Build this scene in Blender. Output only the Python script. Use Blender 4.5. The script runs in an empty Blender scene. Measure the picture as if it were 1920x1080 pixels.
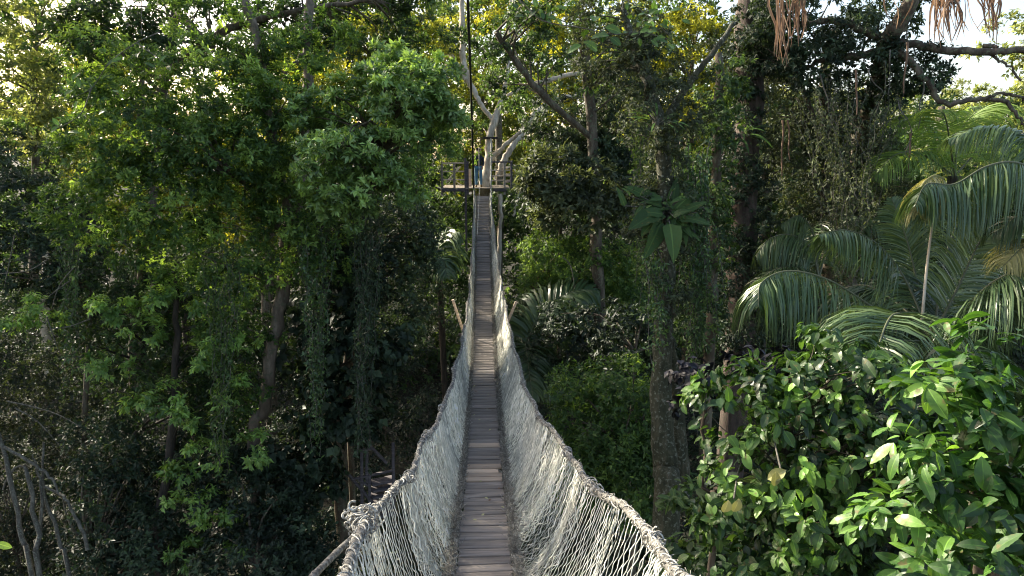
import bpy, math, random
import numpy as np
from mathutils import Vector, Matrix

# ------------------------------------------------------------------ camera, sky, sun, exposure
C = bpy.context.scene.collection
S = bpy.context.scene
EYE = 15.0                                   # eye height above the forest floor
cam_d = bpy.data.cameras.new("camera"); cam = bpy.data.objects.new("camera", cam_d); C.objects.link(cam)
cam_d.sensor_width = 36; cam_d.lens = 24; cam_d.clip_start = 0.05; cam_d.clip_end = 600
PITCH, YAW = math.radians(-11.5), math.radians(-2.4)
cam.location = (0.02, 0, EYE); cam.rotation_euler = (math.radians(90) + PITCH, 0, YAW)
S.camera = cam
SUN_EL, SUN_AZ = math.radians(27), math.radians(-52)      # azimuth from +Y, negative = left
w = bpy.data.worlds.new("World"); S.world = w; w.use_nodes = True
wn = w.node_tree; bg = wn.nodes["Background"]
sky = wn.nodes.new("ShaderNodeTexSky"); sky.sky_type = 'NISHITA'; sky.sun_disc = False
sky.sun_elevation = SUN_EL; sky.sun_rotation = SUN_AZ; sky.dust_density = 2.6; sky.air_density = 0.8; sky.ozone_density = 0.2
hz = wn.nodes.new("ShaderNodeMix"); hz.data_type = 'RGBA'; hz.blend_type = 'MULTIPLY'; hz.inputs[0].default_value = 1.0; hz.inputs[7].default_value = (1.06, 1.0, 0.92, 1)
wn.links.new(sky.outputs[0], hz.inputs[6]); wn.links.new(hz.outputs[2], bg.inputs[0]); bg.inputs[1].default_value = 0.14
sl = bpy.data.lights.new("sun", 'SUN'); sl.energy = 5.0; sl.angle = math.radians(0.6); sl.color = (1.0, 0.91, 0.74)
so = bpy.data.objects.new("sun", sl); C.objects.link(so)
sd = Vector((math.sin(SUN_AZ) * math.cos(SUN_EL), math.cos(SUN_AZ) * math.cos(SUN_EL), math.sin(SUN_EL)))
so.rotation_euler = sd.to_track_quat('Z', 'Y').to_euler(); so.location = (0, 0, 40)
S.view_settings.view_transform = 'Standard'; S.view_settings.look = 'None'
S.view_settings.gamma = 1.0; S.view_settings.exposure = 1.58
S.cycles.max_bounces = 6; S.cycles.diffuse_bounces = 3; S.cycles.glossy_bounces = 1; S.cycles.transmission_bounces = 4
S.cycles.use_denoising = True; S.cycles.filter_width = 1.1

# ------------------------------------------------------------------ helpers
F_ = 1280.0
_m = cam.rotation_euler.to_matrix()
RV, UV, FV = np.array(_m.col[0]), np.array(_m.col[1]), -np.array(_m.col[2])
CP = np.array(cam.location)
def at(px, py, d):
    "world point seen at photo position px, py, d metres in front of the lens"
    return CP + d * (FV + RV * ((px - 960) / F_) + UV * ((540 - py) / F_))
def ats(pts): return np.array([at(*p) for p in pts])

def tag(o, label=None, cat=None, group=None, kind=None):
    if label: o['label'] = label
    if cat: o['category'] = cat
    if group: o['group'] = group
    if kind: o['kind'] = kind
    return o
def empty(name, loc, label=None, cat=None, group=None, rz=0):
    o = bpy.data.objects.new(name, None); C.objects.link(o); o.location = tuple(loc); o.rotation_euler = (0, 0, rz)
    o.empty_display_size = 0.3
    return tag(o, label, cat, group)
_bases = {}
class MB:
    "collects pieces; build() links them as ONE mesh object (world coordinates, re-expressed under its parent)"
    def __init__(s): s.v = []; s.f = {}; s.n = 0; s.t = {}; s.mi = {}
    def add(s, V, Fc, tone=None, mi=0):
        V = np.asarray(V, dtype=np.float32).reshape(-1, 3); Fc = np.asarray(Fc, dtype=np.int64)
        k = Fc.shape[1]
        s.v.append(V); s.f.setdefault(k, []).append(Fc + s.n); s.n += len(V)
        if tone is None: tone = np.full(len(Fc), .5)
        s.t.setdefault(k, []).append(np.asarray(tone, dtype=np.float32))
        s.mi.setdefault(k, []).append(np.full(len(Fc), mi, dtype=np.int32))
        return s
    def build(s, name, mats, parent=None, smooth=False):
        me = bpy.data.meshes.new(name)
        V = np.concatenate(s.v)
        if parent is not None:
            b = np.array(parent_loc(parent), dtype=np.float32); V = V - b
        ks = sorted(s.f)
        idx = []; starts = []; tot = []; tn = []; mi = []; p = 0
        for k in ks:
            A = np.concatenate(s.f[k]); idx.append(A.ravel()); nf = len(A)
            starts.append(p + np.arange(nf) * k); p += nf * k; tot.append(np.full(nf, k))
            tn.append(np.concatenate(s.t[k])); mi.append(np.concatenate(s.mi[k]))
        idx = np.concatenate(idx); starts = np.concatenate(starts); tot = np.concatenate(tot)
        me.vertices.add(len(V)); me.vertices.foreach_set("co", V.astype(np.float32).ravel())
        me.loops.add(len(idx)); me.loops.foreach_set("vertex_index", idx.astype(np.int32))
        me.polygons.add(len(starts)); me.polygons.foreach_set("loop_start", starts.astype(np.int32))
        me.polygons.foreach_set("loop_total", tot.astype(np.int32))
        me.polygons.foreach_set("material_index", np.concatenate(mi).astype(np.int32))
        if smooth: me.polygons.foreach_set("use_smooth", np.ones(len(starts), dtype=bool))
        a = me.attributes.new("tone", 'FLOAT', 'FACE'); a.data.foreach_set("value", np.concatenate(tn).astype(np.float32))
        me.update(calc_edges=True)
        for m in (mats if isinstance(mats, (list, tuple)) else [mats]): me.materials.append(m)
        o = bpy.data.objects.new(name, me); C.objects.link(o)
        if parent is not None: o.parent = parent
        return o
def parent_loc(p):
    L = np.zeros(3)
    while p is not None:
        L = L + np.array(p.location); p = p.parent
    return L
def struct(o): o['kind'] = 'structure'; return o

def unit(a): return a / np.maximum(np.linalg.norm(a, axis=-1, keepdims=True), 1e-9)
def spline(P, n):
    "Catmull-Rom through rows of P (any width)"
    P = np.asarray(P, dtype=float)
    if len(P) == 2: t = np.linspace(0, 1, n)[:, None]; return P[0] * (1 - t) + P[1] * t
    Q = np.vstack([2 * P[0] - P[1], P, 2 * P[-1] - P[-2]])
    u = np.linspace(0, len(P) - 1 - 1e-9, n); i = u.astype(int); t = (u - i)[:, None]
    a, b, c, d = Q[i], Q[i + 1], Q[i + 2], Q[i + 3]
    return .5 * ((2 * b) + (c - a) * t + (2 * a - 5 * b + 4 * c - d) * t ** 2 + (3 * b - a - 3 * c + d) * t ** 3)
def tube(mb, P, r, sides=8, mi=0, tone=.5, rough=0, rng=None, cap=True):
    P = np.asarray(P, dtype=float); n = len(P); r = np.broadcast_to(np.asarray(r, dtype=float), (n,))
    T = unit(np.gradient(P, axis=0))
    ref = np.array([0, 0, 1.0]) if abs(T[:, 2]).mean() < .8 else np.array([1.0, 0, 0])
    N = unit(np.cross(T, ref)); B = np.cross(T, N)
    a = np.arange(sides) / sides * 2 * math.pi
    R = r[:, None] * np.ones(sides)
    if rough and rng is not None:
        k = rng.normal(0, 1, (n, sides)); R = R * (1 + rough * k)
    V = P[:, None, :] + R[..., None] * (np.cos(a)[None, :, None] * N[:, None, :] + np.sin(a)[None, :, None] * B[:, None, :])
    i = np.arange(n - 1)[:, None]; j = np.arange(sides)[None, :]; j2 = (j + 1) % sides
    Fq = np.stack([i * sides + j, i * sides + j2, (i + 1) * sides + j2, (i + 1) * sides + j], -1).reshape(-1, 4)
    mb.add(V.reshape(-1, 3), Fq, np.full(len(Fq), tone), mi)
    if cap:
        for e in (0, n - 1):
            mb.add(V[e], np.array([list(range(sides))]), None, mi)
def tubes_batch(mb, P, r, mi=0, tone=None):
    "many thin 3-sided strands at once; P is (m, n, 3)"
    m, n, _ = P.shape
    T = unit(np.gradient(P, axis=1)); ref = np.array([.31, .2, .93]); N = unit(np.cross(T, ref)); B = np.cross(T, N)
    a = np.arange(3) / 3 * 2 * math.pi
    r = np.broadcast_to(np.asarray(r, dtype=float), (m, n))
    V = P[:, :, None, :] + r[:, :, None, None] * (np.cos(a)[:, None] * N[:, :, None, :] + np.sin(a)[:, None] * B[:, :, None, :])
    k = np.arange(m)[:, None, None] * n * 3; i = np.arange(n - 1)[None, :, None]; j = np.arange(3)[None, None, :]; j2 = (j + 1) % 3
    Fq = np.stack([k + i * 3 + j, k + i * 3 + j2, k + (i + 1) * 3 + j2, k + (i + 1) * 3 + j], -1).reshape(-1, 4)
    t = np.full(m, .5) if tone is None else tone
    mb.add(V.reshape(-1, 3), Fq, np.repeat(t, (n - 1) * 3), mi)
def box(mb, c, sx, sy, sz, X=(1, 0, 0), Y=(0, 1, 0), Z=(0, 0, 1), mi=0, tone=.5, bev=0):
    "box with slightly chamfered long edges"
    c, X, Y, Z = map(lambda q: np.asarray(q, dtype=float), (c, X, Y, Z))
    b = bev
    prof = [(-1, -1, b, 0), (-1, -1, 0, b), (-1, 1, 0, -b), (-1, 1, b, 0), (1, 1, -b, 0), (1, 1, 0, -b), (1, -1, 0, b), (1, -1, -b, 0)] if b else [(-1, -1, 0, 0), (-1, 1, 0, 0), (1, 1, 0, 0), (1, -1, 0, 0)]
    V = []
    for e in (-1, 1):
        for (p, q, dp, dq) in prof: V.append(c + X * e * sx / 2 + Y * (p * sy / 2 + dp) + Z * (q * sz / 2 + dq))
    k = len(prof)
    Fq = [[i, (i + 1) % k, k + (i + 1) % k, k + i] for i in range(k)]
    mb.add(V, Fq, np.full(k, tone), mi)
    mb.add(V, [list(range(k))[::-1], list(range(k, 2 * k))], np.full(2, tone), mi)
def beam(mb, a, b, wd, th, up=(0, 0, 1), mi=0, tone=.5, bev=.004):
    a, b = np.asarray(a, float), np.asarray(b, float); X = unit(b - a); up = (0, 1, 0) if abs(X[2]) > .97 else up; Y = unit(np.cross(np.asarray(up, float), X)); Z = np.cross(X, Y)
    box(mb, (a + b) / 2, np.linalg.norm(b - a), wd, th, X, Y, Z, mi, tone, bev)

# ------------------------------------------------------------------ materials
def mat(name):
    m = bpy.data.materials.new(name); m.use_nodes = True
    nt = m.node_tree; return m, nt, nt.nodes["Principled BSDF"]
def nd(nt, t, **k):
    n = nt.nodes.new(t)
    for a, b in k.items(): setattr(n, a, b)
    return n
def ramp(nt, stops):
    r = nd(nt, "ShaderNodeValToRGB"); e = r.color_ramp.elements
    e[0].position, e[0].color = stops[0][0], (*stops[0][1], 1); e[1].position, e[1].color = stops[-1][0], (*stops[-1][1], 1)
    for p, c in stops[1:-1]: x = e.new(p); x.color = (*c, 1)
    return r
def leaf_mat(name, dark, mid, light, trans=.35, rough=.42, spec=.5, tmul=(2.15, 2.05, .9), vein=False):
    m, nt, p = mat(name); out = nt.nodes["Material Output"]
    a = nd(nt, "ShaderNodeAttribute", attribute_name="tone", attribute_type='GEOMETRY')
    r = ramp(nt, [(0, dark), (.5, mid), (.86, light), (1, tuple(min(1, x * 1.5) for x in light))])
    nt.links.new(a.outputs["Fac"], r.inputs[0])
    nt.links.new(r.outputs[0], p.inputs["Base Color"]); p.inputs["Roughness"].default_value = rough
    p.inputs["Specular IOR Level"].default_value = spec
    tr = nd(nt, "ShaderNodeBsdfTranslucent"); mm = nd(nt, "ShaderNodeMix", data_type='RGBA', blend_type='MULTIPLY'); mm.inputs[0].default_value = 1
    nt.links.new(r.outputs[0], mm.inputs[6]); mm.inputs[7].default_value = (*tmul, 1)
    nt.links.new(mm.outputs[2], tr.inputs[0])
    mx = nd(nt, "ShaderNodeMixShader"); mx.inputs[0].default_value = trans
    nt.links.new(p.outputs[0], mx.inputs[1]); nt.links.new(tr.outputs[0], mx.inputs[2]); nt.links.new(mx.outputs[0], out.inputs[0])
    if vein:
        tcx = nd(nt, "ShaderNodeTexCoord"); nz = nd(nt, "ShaderNodeTexNoise"); nz.inputs["Scale"].default_value = 22; nz.inputs["Detail"].default_value = 5; nt.links.new(tcx.outputs["Object"], nz.inputs[0])
        rz = ramp(nt, [(.60, (0, 0, 0)), (.70, (1, 1, 1))]); nt.links.new(nz.outputs[0], rz.inputs[0]); mz = nd(nt, "ShaderNodeMix", data_type='RGBA'); nt.links.new(rz.outputs[0], mz.inputs[0])
        nt.links.new(r.outputs[0], mz.inputs[6]); mz.inputs[7].default_value = (.11, .095, .03, 1); nt.links.new(mz.outputs[2], p.inputs["Base Color"])
        rr_ = ramp(nt, [(.35, (rough - .08,) * 3), (.65, (rough + .25,) * 3)]); nt.links.new(nz.outputs[0], rr_.inputs[0]); nt.links.new(rr_.outputs[0], p.inputs["Roughness"])
        n = nd(nt, "ShaderNodeTexNoise"); n.inputs["Scale"].default_value = 60
        b = nd(nt, "ShaderNodeBump"); b.inputs["Strength"].default_value = .25; b.inputs["Distance"].default_value = .004
        nt.links.new(n.outputs[0], b.inputs["Height"]); nt.links.new(b.outputs[0], p.inputs["Normal"])
    return m
def bark_mat(name, c0, c1, c2, scale=6, stretch=.25, rough=.9, bump=.6, lichen=None):
    m, nt, p = mat(name)
    tc = nd(nt, "ShaderNodeTexCoord"); mp = nd(nt, "ShaderNodeMapping"); mp.inputs["Scale"].default_value = (1, 1, stretch)
    nt.links.new(tc.outputs["Object"], mp.inputs[0])
    n = nd(nt, "ShaderNodeTexNoise"); n.inputs["Scale"].default_value = scale; n.inputs["Detail"].default_value = 8; n.inputs["Roughness"].default_value = .7
    nt.links.new(mp.outputs[0], n.inputs[0])
    r = ramp(nt, [(.3, c0), (.5, c1), (.68, c2)]); nt.links.new(n.outputs[0], r.inputs[0]); last = r.outputs[0]
    if lichen:
        n2 = nd(nt, "ShaderNodeTexNoise"); n2.inputs["Scale"].default_value = scale * 2.3; n2.inputs["Detail"].default_value = 6
        nt.links.new(tc.outputs["Object"], n2.inputs[0]); r2 = ramp(nt, [(.55, (0, 0, 0)), (.64, (1, 1, 1))]); nt.links.new(n2.outputs[0], r2.inputs[0])
        mx = nd(nt, "ShaderNodeMix", data_type='RGBA'); nt.links.new(r2.outputs[0], mx.inputs[0]); nt.links.new(last, mx.inputs[6]); mx.inputs[7].default_value = (*lichen, 1); last = mx.outputs[2]
    nt.links.new(last, p.inputs["Base Color"]); p.inputs["Roughness"].default_value = rough
    b = nd(nt, "ShaderNodeBump"); b.inputs["Strength"].default_value = bump; b.inputs["Distance"].default_value = .03
    nt.links.new(n.outputs[0], b.inputs["Height"]); nt.links.new(b.outputs[0], p.inputs["Normal"])
    return m
M = {}
M['leaf'] = leaf_mat("leaf_green", (.020, .040, .015), (.056, .105, .034), (.16, .24, .075), rough=.5, spec=.4)
M['bright'] = leaf_mat("leaf_bright", (.024, .052, .016), (.072, .14, .036), (.21, .31, .075), trans=.38, rough=.5, spec=.4)
M['gloss'] = leaf_mat("leaf_glossy", (.024, .05, .018), (.075, .145, .045), (.22, .34, .10), rough=.38, spec=.6, trans=.25)
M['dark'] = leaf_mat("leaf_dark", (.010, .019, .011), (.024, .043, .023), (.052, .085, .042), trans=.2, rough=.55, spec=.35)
M['grey'] = leaf_mat("leaf_greyish", (.02, .029, .016), (.046, .062, .034), (.10, .125, .065), trans=.25, rough=.6, spec=.3)
M['yellow'] = leaf_mat("leaf_backlit_yellow", (.04, .062, .016), (.12, .145, .028), (.31, .31, .05), tmul=(2.35, 2.2, .8), trans=.48, rough=.55, spec=.3)  # sun shining through the leaves is put into this yellow
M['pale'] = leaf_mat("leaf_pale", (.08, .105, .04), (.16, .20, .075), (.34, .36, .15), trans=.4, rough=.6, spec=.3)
M['palm'] = leaf_mat("palm_leaf", (.022, .042, .017), (.065, .115, .045), (.18, .24, .09), trans=.13, rough=.36, spec=.55)
M['palmdry_sunlit'] = leaf_mat("palm_leaf_dry_sunlit", (.12, .12, .05), (.27, .27, .12), (.46, .44, .24), trans=.3, rough=.6)  # dry leaf tone, paled to carry sunlight on the fronds
M['rachis'] = leaf_mat("palm_rachis", (.05, .06, .03), (.12, .13, .07), (.22, .21, .12), trans=.02, rough=.5)
M['big'] = leaf_mat("broad_leaf", (.012, .030, .010), (.034, .082, .020), (.105, .20, .038), trans=.25, rough=.38, spec=.5, vein=True)
M['lime'] = leaf_mat("young_leaf", (.035, .08, .02), (.085, .17, .038), (.20, .32, .08), trans=.32, rough=.42, vein=True)
M['near'] = leaf_mat("near_leaf", (.017, .046, .010), (.047, .122, .020), (.13, .25, .042), trans=.28, rough=.4, vein=True)
M['old'] = leaf_mat("old_leaf", (.2, .2, .08), (.36, .36, .15), (.5, .48, .25), trans=.06, rough=.6)
M['epi'] = leaf_mat("epiphyte_leaf", (.016, .038, .012), (.038, .08, .022), (.09, .15, .04), trans=.2, rough=.58, spec=.28, vein=True)
M['purple'] = leaf_mat("dark_purple_leaf", (.004, .004, .006), (.008, .008, .012), (.022, .022, .03), trans=.03, rough=.5, spec=.3)
M['tassel'] = leaf_mat("dry_tassel", (.09, .055, .036), (.21, .135, .088), (.38, .27, .18), trans=.3, rough=.8, tmul=(1.5, 1.4, 1.2))
M['bark'] = bark_mat("bark_brown", (.03, .022, .014), (.085, .065, .045), (.2, .165, .12), lichen=(.13, .15, .09))
M['barkpale'] = bark_mat("bark_pale", (.2, .16, .11), (.42, .36, .27), (.6, .54, .44), scale=5)
M['barkmoss'] = bark_mat("bark_mossy", (.010, .011, .005), (.038, .040, .018), (.095, .08, .05), scale=9, stretch=.4, bump=1, lichen=(.14, .145, .11))
M['barkdark'] = bark_mat("bark_dark", (.012, .009, .007), (.03, .024, .018), (.07, .055, .04), scale=9)
M['barkred'] = bark_mat("bark_reddish", (.02, .013, .010), (.065, .045, .036), (.13, .095, .08), scale=10, lichen=(.06, .07, .04))
M['barkwarm'] = bark_mat("bark_warm", (.04, .03, .02), (.12, .092, .068), (.27, .22, .17), scale=4, lichen=(.10, .10, .065))
M['twig'] = bark_mat("twig_grey", (.035, .03, .024), (.085, .078, .062), (.19, .178, .15), scale=16, lichen=(.17, .18, .14))
def wood_mat(name, c0, c1, c2):
    m, nt, p = mat(name)
    tc = nd(nt, "ShaderNodeTexCoord"); mp = nd(nt, "ShaderNodeMapping"); mp.inputs["Scale"].default_value = (.8, 14, 14)
    nt.links.new(tc.outputs["Object"], mp.inputs[0])
    n = nd(nt, "ShaderNodeTexNoise"); n.inputs["Scale"].default_value = 2.5; n.inputs["Detail"].default_value = 9; n.inputs["Roughness"].default_value = .7
    nt.links.new(mp.outputs[0], n.inputs[0]); r = ramp(nt, [(.3, c0), (.52, c1), (.75, c2)]); nt.links.new(n.outputs[0], r.inputs[0])
    a = nd(nt, "ShaderNodeAttribute", attribute_name="tone", attribute_type='GEOMETRY')
    h = nd(nt, "ShaderNodeHueSaturation"); mm = nd(nt, "ShaderNodeMath", operation='ADD'); nt.links.new(a.outputs["Fac"], mm.inputs[0]); mm.inputs[1].default_value = .5
    nt.links.new(mm.outputs[0], h.inputs["Value"]); nt.links.new(r.outputs[0], h.inputs["Color"]); nt.links.new(h.outputs[0], p.inputs["Base Color"])
    p.inputs["Roughness"].default_value = .8
    b = nd(nt, "ShaderNodeBump"); b.inputs["Strength"].default_value = .5; b.inputs["Distance"].default_value = .006
    nt.links.new(n.outputs[0], b.inputs["Height"]); nt.links.new(b.outputs[0], p.inputs["Normal"])
    return m
M['plank'] = wood_mat("weathered_plank", (.105, .09, .08), (.235, .208, .186), (.38, .345, .315))
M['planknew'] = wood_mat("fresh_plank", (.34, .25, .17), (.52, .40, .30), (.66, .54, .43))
M['timber'] = wood_mat("platform_timber", (.12, .10, .075), (.26, .22, .17), (.42, .37, .3))
M['timberdark'] = wood_mat("old_dark_timber", (.03, .026, .03), (.07, .06, .066), (.15, .135, .14))
def rope_mat(name, c0, c1, c2, scale=40, bump=.5):
    m, nt, p = mat(name); tc = nd(nt, "ShaderNodeTexCoord")
    n = nd(nt, "ShaderNodeTexNoise"); n.inputs["Scale"].default_value = scale; n.inputs["Detail"].default_value = 4
    nt.links.new(tc.outputs["Object"], n.inputs[0]); r = ramp(nt, [(.35, c0), (.5, c1), (.65, c2)]); nt.links.new(n.outputs[0], r.inputs[0])
    a = nd(nt, "ShaderNodeAttribute", attribute_name="tone", attribute_type='GEOMETRY')
    h = nd(nt, "ShaderNodeHueSaturation"); mm = nd(nt, "ShaderNodeMath", operation='ADD'); nt.links.new(a.outputs["Fac"], mm.inputs[0]); mm.inputs[1].default_value = .5
    nt.links.new(mm.outputs[0], h.inputs["Value"]); nt.links.new(r.outputs[0], h.inputs["Color"]); nt.links.new(h.outputs[0], p.inputs["Base Color"])
    p.inputs["Roughness"].default_value = .85; b = nd(nt, "ShaderNodeBump"); b.inputs["Strength"].default_value = bump; b.inputs["Distance"].default_value = .004
    nt.links.new(n.outputs[0], b.inputs["Height"]); nt.links.new(b.outputs[0], p.inputs["Normal"]); return m
M['net'] = rope_mat("net_twine", (.46, .47, .40), (.68, .68, .60), (.82, .81, .74), 8, .1)
M['netdirty'] = rope_mat("net_edge_twine", (.12, .11, .095), (.28, .265, .23), (.52, .51, .46), 20, .1)
M['rope'] = rope_mat("hand_rope", (.05, .047, .04), (.14, .135, .12), (.28, .275, .25), 45, 1)
M['ropewrap'] = rope_mat("rope_binding", (.12, .115, .10), (.30, .29, .26), (.55, .54, .49), 60, .8)
M['ropenew'] = rope_mat("pale_rope", (.3, .28, .22), (.5, .47, .38), (.62, .58, .5), 30)
M['cable'] = rope_mat("dark_cable", (.01, .01, .008), (.025, .025, .02), (.05, .05, .04), 30)
def plain(name, c, rough=.8):
    m, nt, p = mat(name); n = nd(nt, "ShaderNodeTexNoise"); n.inputs["Scale"].default_value = 14
    r = ramp(nt, [(.3, tuple(x * .75 for x in c)), (.7, tuple(min(1, x * 1.2) for x in c))]); nt.links.new(n.outputs[0], r.inputs[0]); nt.links.new(r.outputs[0], p.inputs["Base Color"]); p.inputs["Roughness"].default_value = rough; return m
M['jeans'] = plain("blue_denim", (.06, .16, .26)); M['shirt'] = plain("navy_shirt", (.015, .02, .035)); M['skin'] = plain("skin", (.35, .2, .13), .5)
M['hair'] = plain("dark_hair", (.015, .01, .008)); M['shoe'] = plain("brown_shoe", (.12, .08, .03))
m_, nt_, p_ = mat("forest_floor"); n_ = nd(nt_, "ShaderNodeTexNoise"); n_.inputs["Scale"].default_value = 3; n_.inputs["Detail"].default_value = 10
r_ = ramp(nt_, [(.35, (.006, .006, .003)), (.55, (.02, .018, .01)), (.7, (.035, .04, .015))]); tc_ = nd(nt_, "ShaderNodeTexCoord"); nt_.links.new(tc_.outputs["Object"], n_.inputs[0])
nt_.links.new(n_.outputs[0], r_.inputs[0]); nt_.links.new(r_.outputs[0], p_.inputs["Base Color"]); p_.inputs["Roughness"].default_value = 1; M['floor'] = m_

# ------------------------------------------------------------------ the ground
def ground_z(x, y):
    x = np.asarray(x, float); y = np.asarray(y, float)
    far = np.clip((y - 34) / 60, 0, 1)
    return .5 * np.sin(x * .11 + 1) * np.cos(y * .09) + .25 * np.sin(x * .37 + y * .23) + 9 * far ** 1.6 + 3.0 * np.clip((np.abs(x) - 14) / 30, 0, 1) ** 1.5
gx, gy = np.meshgrid(np.linspace(-300, 300, 201), np.linspace(-80, 420, 201))
gz = ground_z(gx, gy); gi = np.arange(200)[:, None] * 201 + np.arange(200)[None, :]
MB().add(np.stack([gx, gy, gz], -1).reshape(-1, 3), np.stack([gi, gi + 1, gi + 202, gi + 201], -1).reshape(-1, 4)).build("ground", M['floor'], smooth=True)['kind'] = 'structure'

# ------------------------------------------------------------------ leaves
def leaves(mb, P, D, N, L, W, tone, mi=0):
    "small leaves: two triangles folded on the midrib"
    D = unit(D); Sd = unit(np.cross(D, N)); Nn = np.cross(Sd, D)
    L = L[:, None]; W = W[:, None]
    a = P; b = P + D * L * .42 + Sd * W * .5 + Nn * W * .18; c = P + D * L - Nn * L * .12; d = P + D * L * .42 - Sd * W * .5 + Nn * W * .18
    V = np.stack([a, b, c, d], 1).reshape(-1, 3); k = np.arange(len(P))[:, None] * 4
    Fq = np.concatenate([k + np.array([0, 1, 2]), k + np.array([0, 2, 3])], 1).reshape(-1, 3)
    mb.add(V, Fq, np.repeat(tone, 2), mi)
def big_leaves(mb, P, D, N, L, W, tone, curl=.25, mi=0, fold=.16, wave=0, rng=None, heart=False, rib=.05):
    "near leaves: curved, ribbed blade of rows along a paler midrib"
    t = np.linspace(0, 1, 15)
    wd = np.interp(t, [0, .06, .18, .34, .52, .7, .86, .95, 1.0], [.03, .30, .72, .97, 1.0, .84, .5, .2, .0]) * .5
    if heart: wd = np.interp(t, [0, .04, .12, .28, .5, .7, .86, .95, 1.0], [.1, .7, .98, 1.0, .87, .64, .36, .14, 0]) * .5
    D = unit(D); Sd = unit(np.cross(D, N)); Nn = np.cross(Sd, D); n = len(P); K = len(t)
    cu = np.broadcast_to(np.asarray(curl, float), (n,))
    th = cu[:, None] * 1.6 * t[None, :]
    Lx = L[:, None] * t * np.sinc(th / math.pi * .5); mid = P[:, None, :] + D[:, None, :] * (Lx * np.cos(th * .5))[..., None] - Nn[:, None, :] * (Lx * np.sin(th * .5))[..., None]
    asym = rng.uniform(.85, 1.15, (2, n)) if rng is not None else np.ones((2, n))
    ww = W[:, None] * wd[None, :]; up = Nn[:, None, :]
    zz = rib * ((-1.0) ** np.arange(K))[None, :] * ww
    wv = rng.normal(0, wave, (2, n, K)) * ww if (wave and rng is not None) else np.zeros((2, n, K))
    fo = fold * (rng.uniform(.2, 2.4, n) if rng is not None else np.ones(n))
    c_ = .045 * W[:, None, None] * Sd[:, None, :] * np.minimum(1, 1.25 - t)[None, :, None]
    Lf = mid + Sd[:, None, :] * (ww * asym[0][:, None])[..., None] + up * (fo[:, None] * ww + wv[0] + zz)[..., None]
    Rt = mid - Sd[:, None, :] * (ww * asym[1][:, None])[..., None] + up * (fo[:, None] * ww + wv[1] + zz)[..., None]
    V = np.stack([Lf, mid + c_, mid - c_, Rt], 2).reshape(-1, 3)
    k = np.arange(n)[:, None, None] * K * 4; i = np.arange(K - 1)[None, :, None]; j = np.arange(3)[None, None, :]
    b = k + i * 4 + j
    tt = np.repeat(tone, (K - 1) * 3).reshape(n, K - 1, 3).copy(); tt[:, :, 1] = np.clip(tt[:, :, 1] + .28, 0, 1)
    mb.add(V, np.stack([b, b + 1, b + 5, b + 4], -1).reshape(-1, 4), tt.ravel(), mi)
def rdir(rng, n): return unit(rng.normal(size=(n, 3)))
def sprigs(mb, rng, P, A, nl, L, Wf, tone, spread=1.0, droop=.25, tj=.13, big=False, ls=.5, mi=0):
    "rosettes of nl leaves round axis A at points P"
    n = len(P); Pn = np.repeat(P, nl, 0); An = unit(np.repeat(A, nl, 0) + .15 * rng.normal(size=(n * nl, 3)))
    th = rng.uniform(0, 2 * math.pi, n * nl); e = unit(np.cross(An, np.array([.3, .5, .81]))); g = np.cross(An, e)
    rad = e * np.cos(th)[:, None] + g * np.sin(th)[:, None]
    ph = rng.uniform(.5, 1.35, n * nl) * spread
    D = An * np.cos(ph)[:, None] + rad * np.sin(ph)[:, None] + np.array([0, 0, -1.0]) * droop * rng.uniform(.3, 1.6, n * nl)[:, None]
    Nn = unit(An + np.array([0, 0, .7]) - .2 * rad + .25 * rng.normal(size=(n * nl, 3)))
    s = (rng.uniform(.42, 1.25, n * nl) if big else rng.uniform(.6, 1.15, n * nl)) * L
    t = np.clip(np.repeat(tone, nl) + rng.normal(0, tj, n * nl), 0, 1)
    Pn = Pn + An * (rng.uniform(-ls, ls, n * nl) * L)[:, None]
    if big: big_leaves(mb, Pn, D, Nn, s, s * Wf, t, curl=rng.uniform(.1, .7, n * nl), mi=mi, rng=rng, wave=.04)
    else: leaves(mb, Pn, D, Nn, s, s * Wf * rng.uniform(.8, 1.2, n * nl), t, mi)
CORR = np.array([(0, 1.75), (5.8, 3.95), (9.5, 4.82), (15, 5.36), (20, 5.35), (25.3, 4.80), (27.6, 4.15), (31.25, 2.05)])
def clumps_in(rng, blobs, n, shell=.55):
    "cluster centres spread through the blobs; blob = (px, py, d, rx_px, ry_px, rd_m)"
    wts = np.array([b[3] * b[4] for b in blobs], float); wts /= wts.sum(); out = []; nrm = []
    for b, wgt in zip(blobs, wts):
        k = max(2, int(round(n * wgt))); c = at(b[0], b[1], b[2]); s = b[2] / F_
        u = rdir(rng, k); r = rng.uniform(shell ** 2, 1, k) ** .5
        off = RV * (u[:, 0] * r * b[3] * s)[:, None] + np.array([0, 0, 1.0]) * (u[:, 2] * r * b[4] * s)[:, None] + FV * (u[:, 1] * r * b[5])[:, None]
        out.append(c + off); nrm.append(unit(off + np.array([0, 0, .4]) * np.linalg.norm(off, axis=1, keepdims=True)))
    return np.concatenate(out), np.concatenate(nrm)
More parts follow.
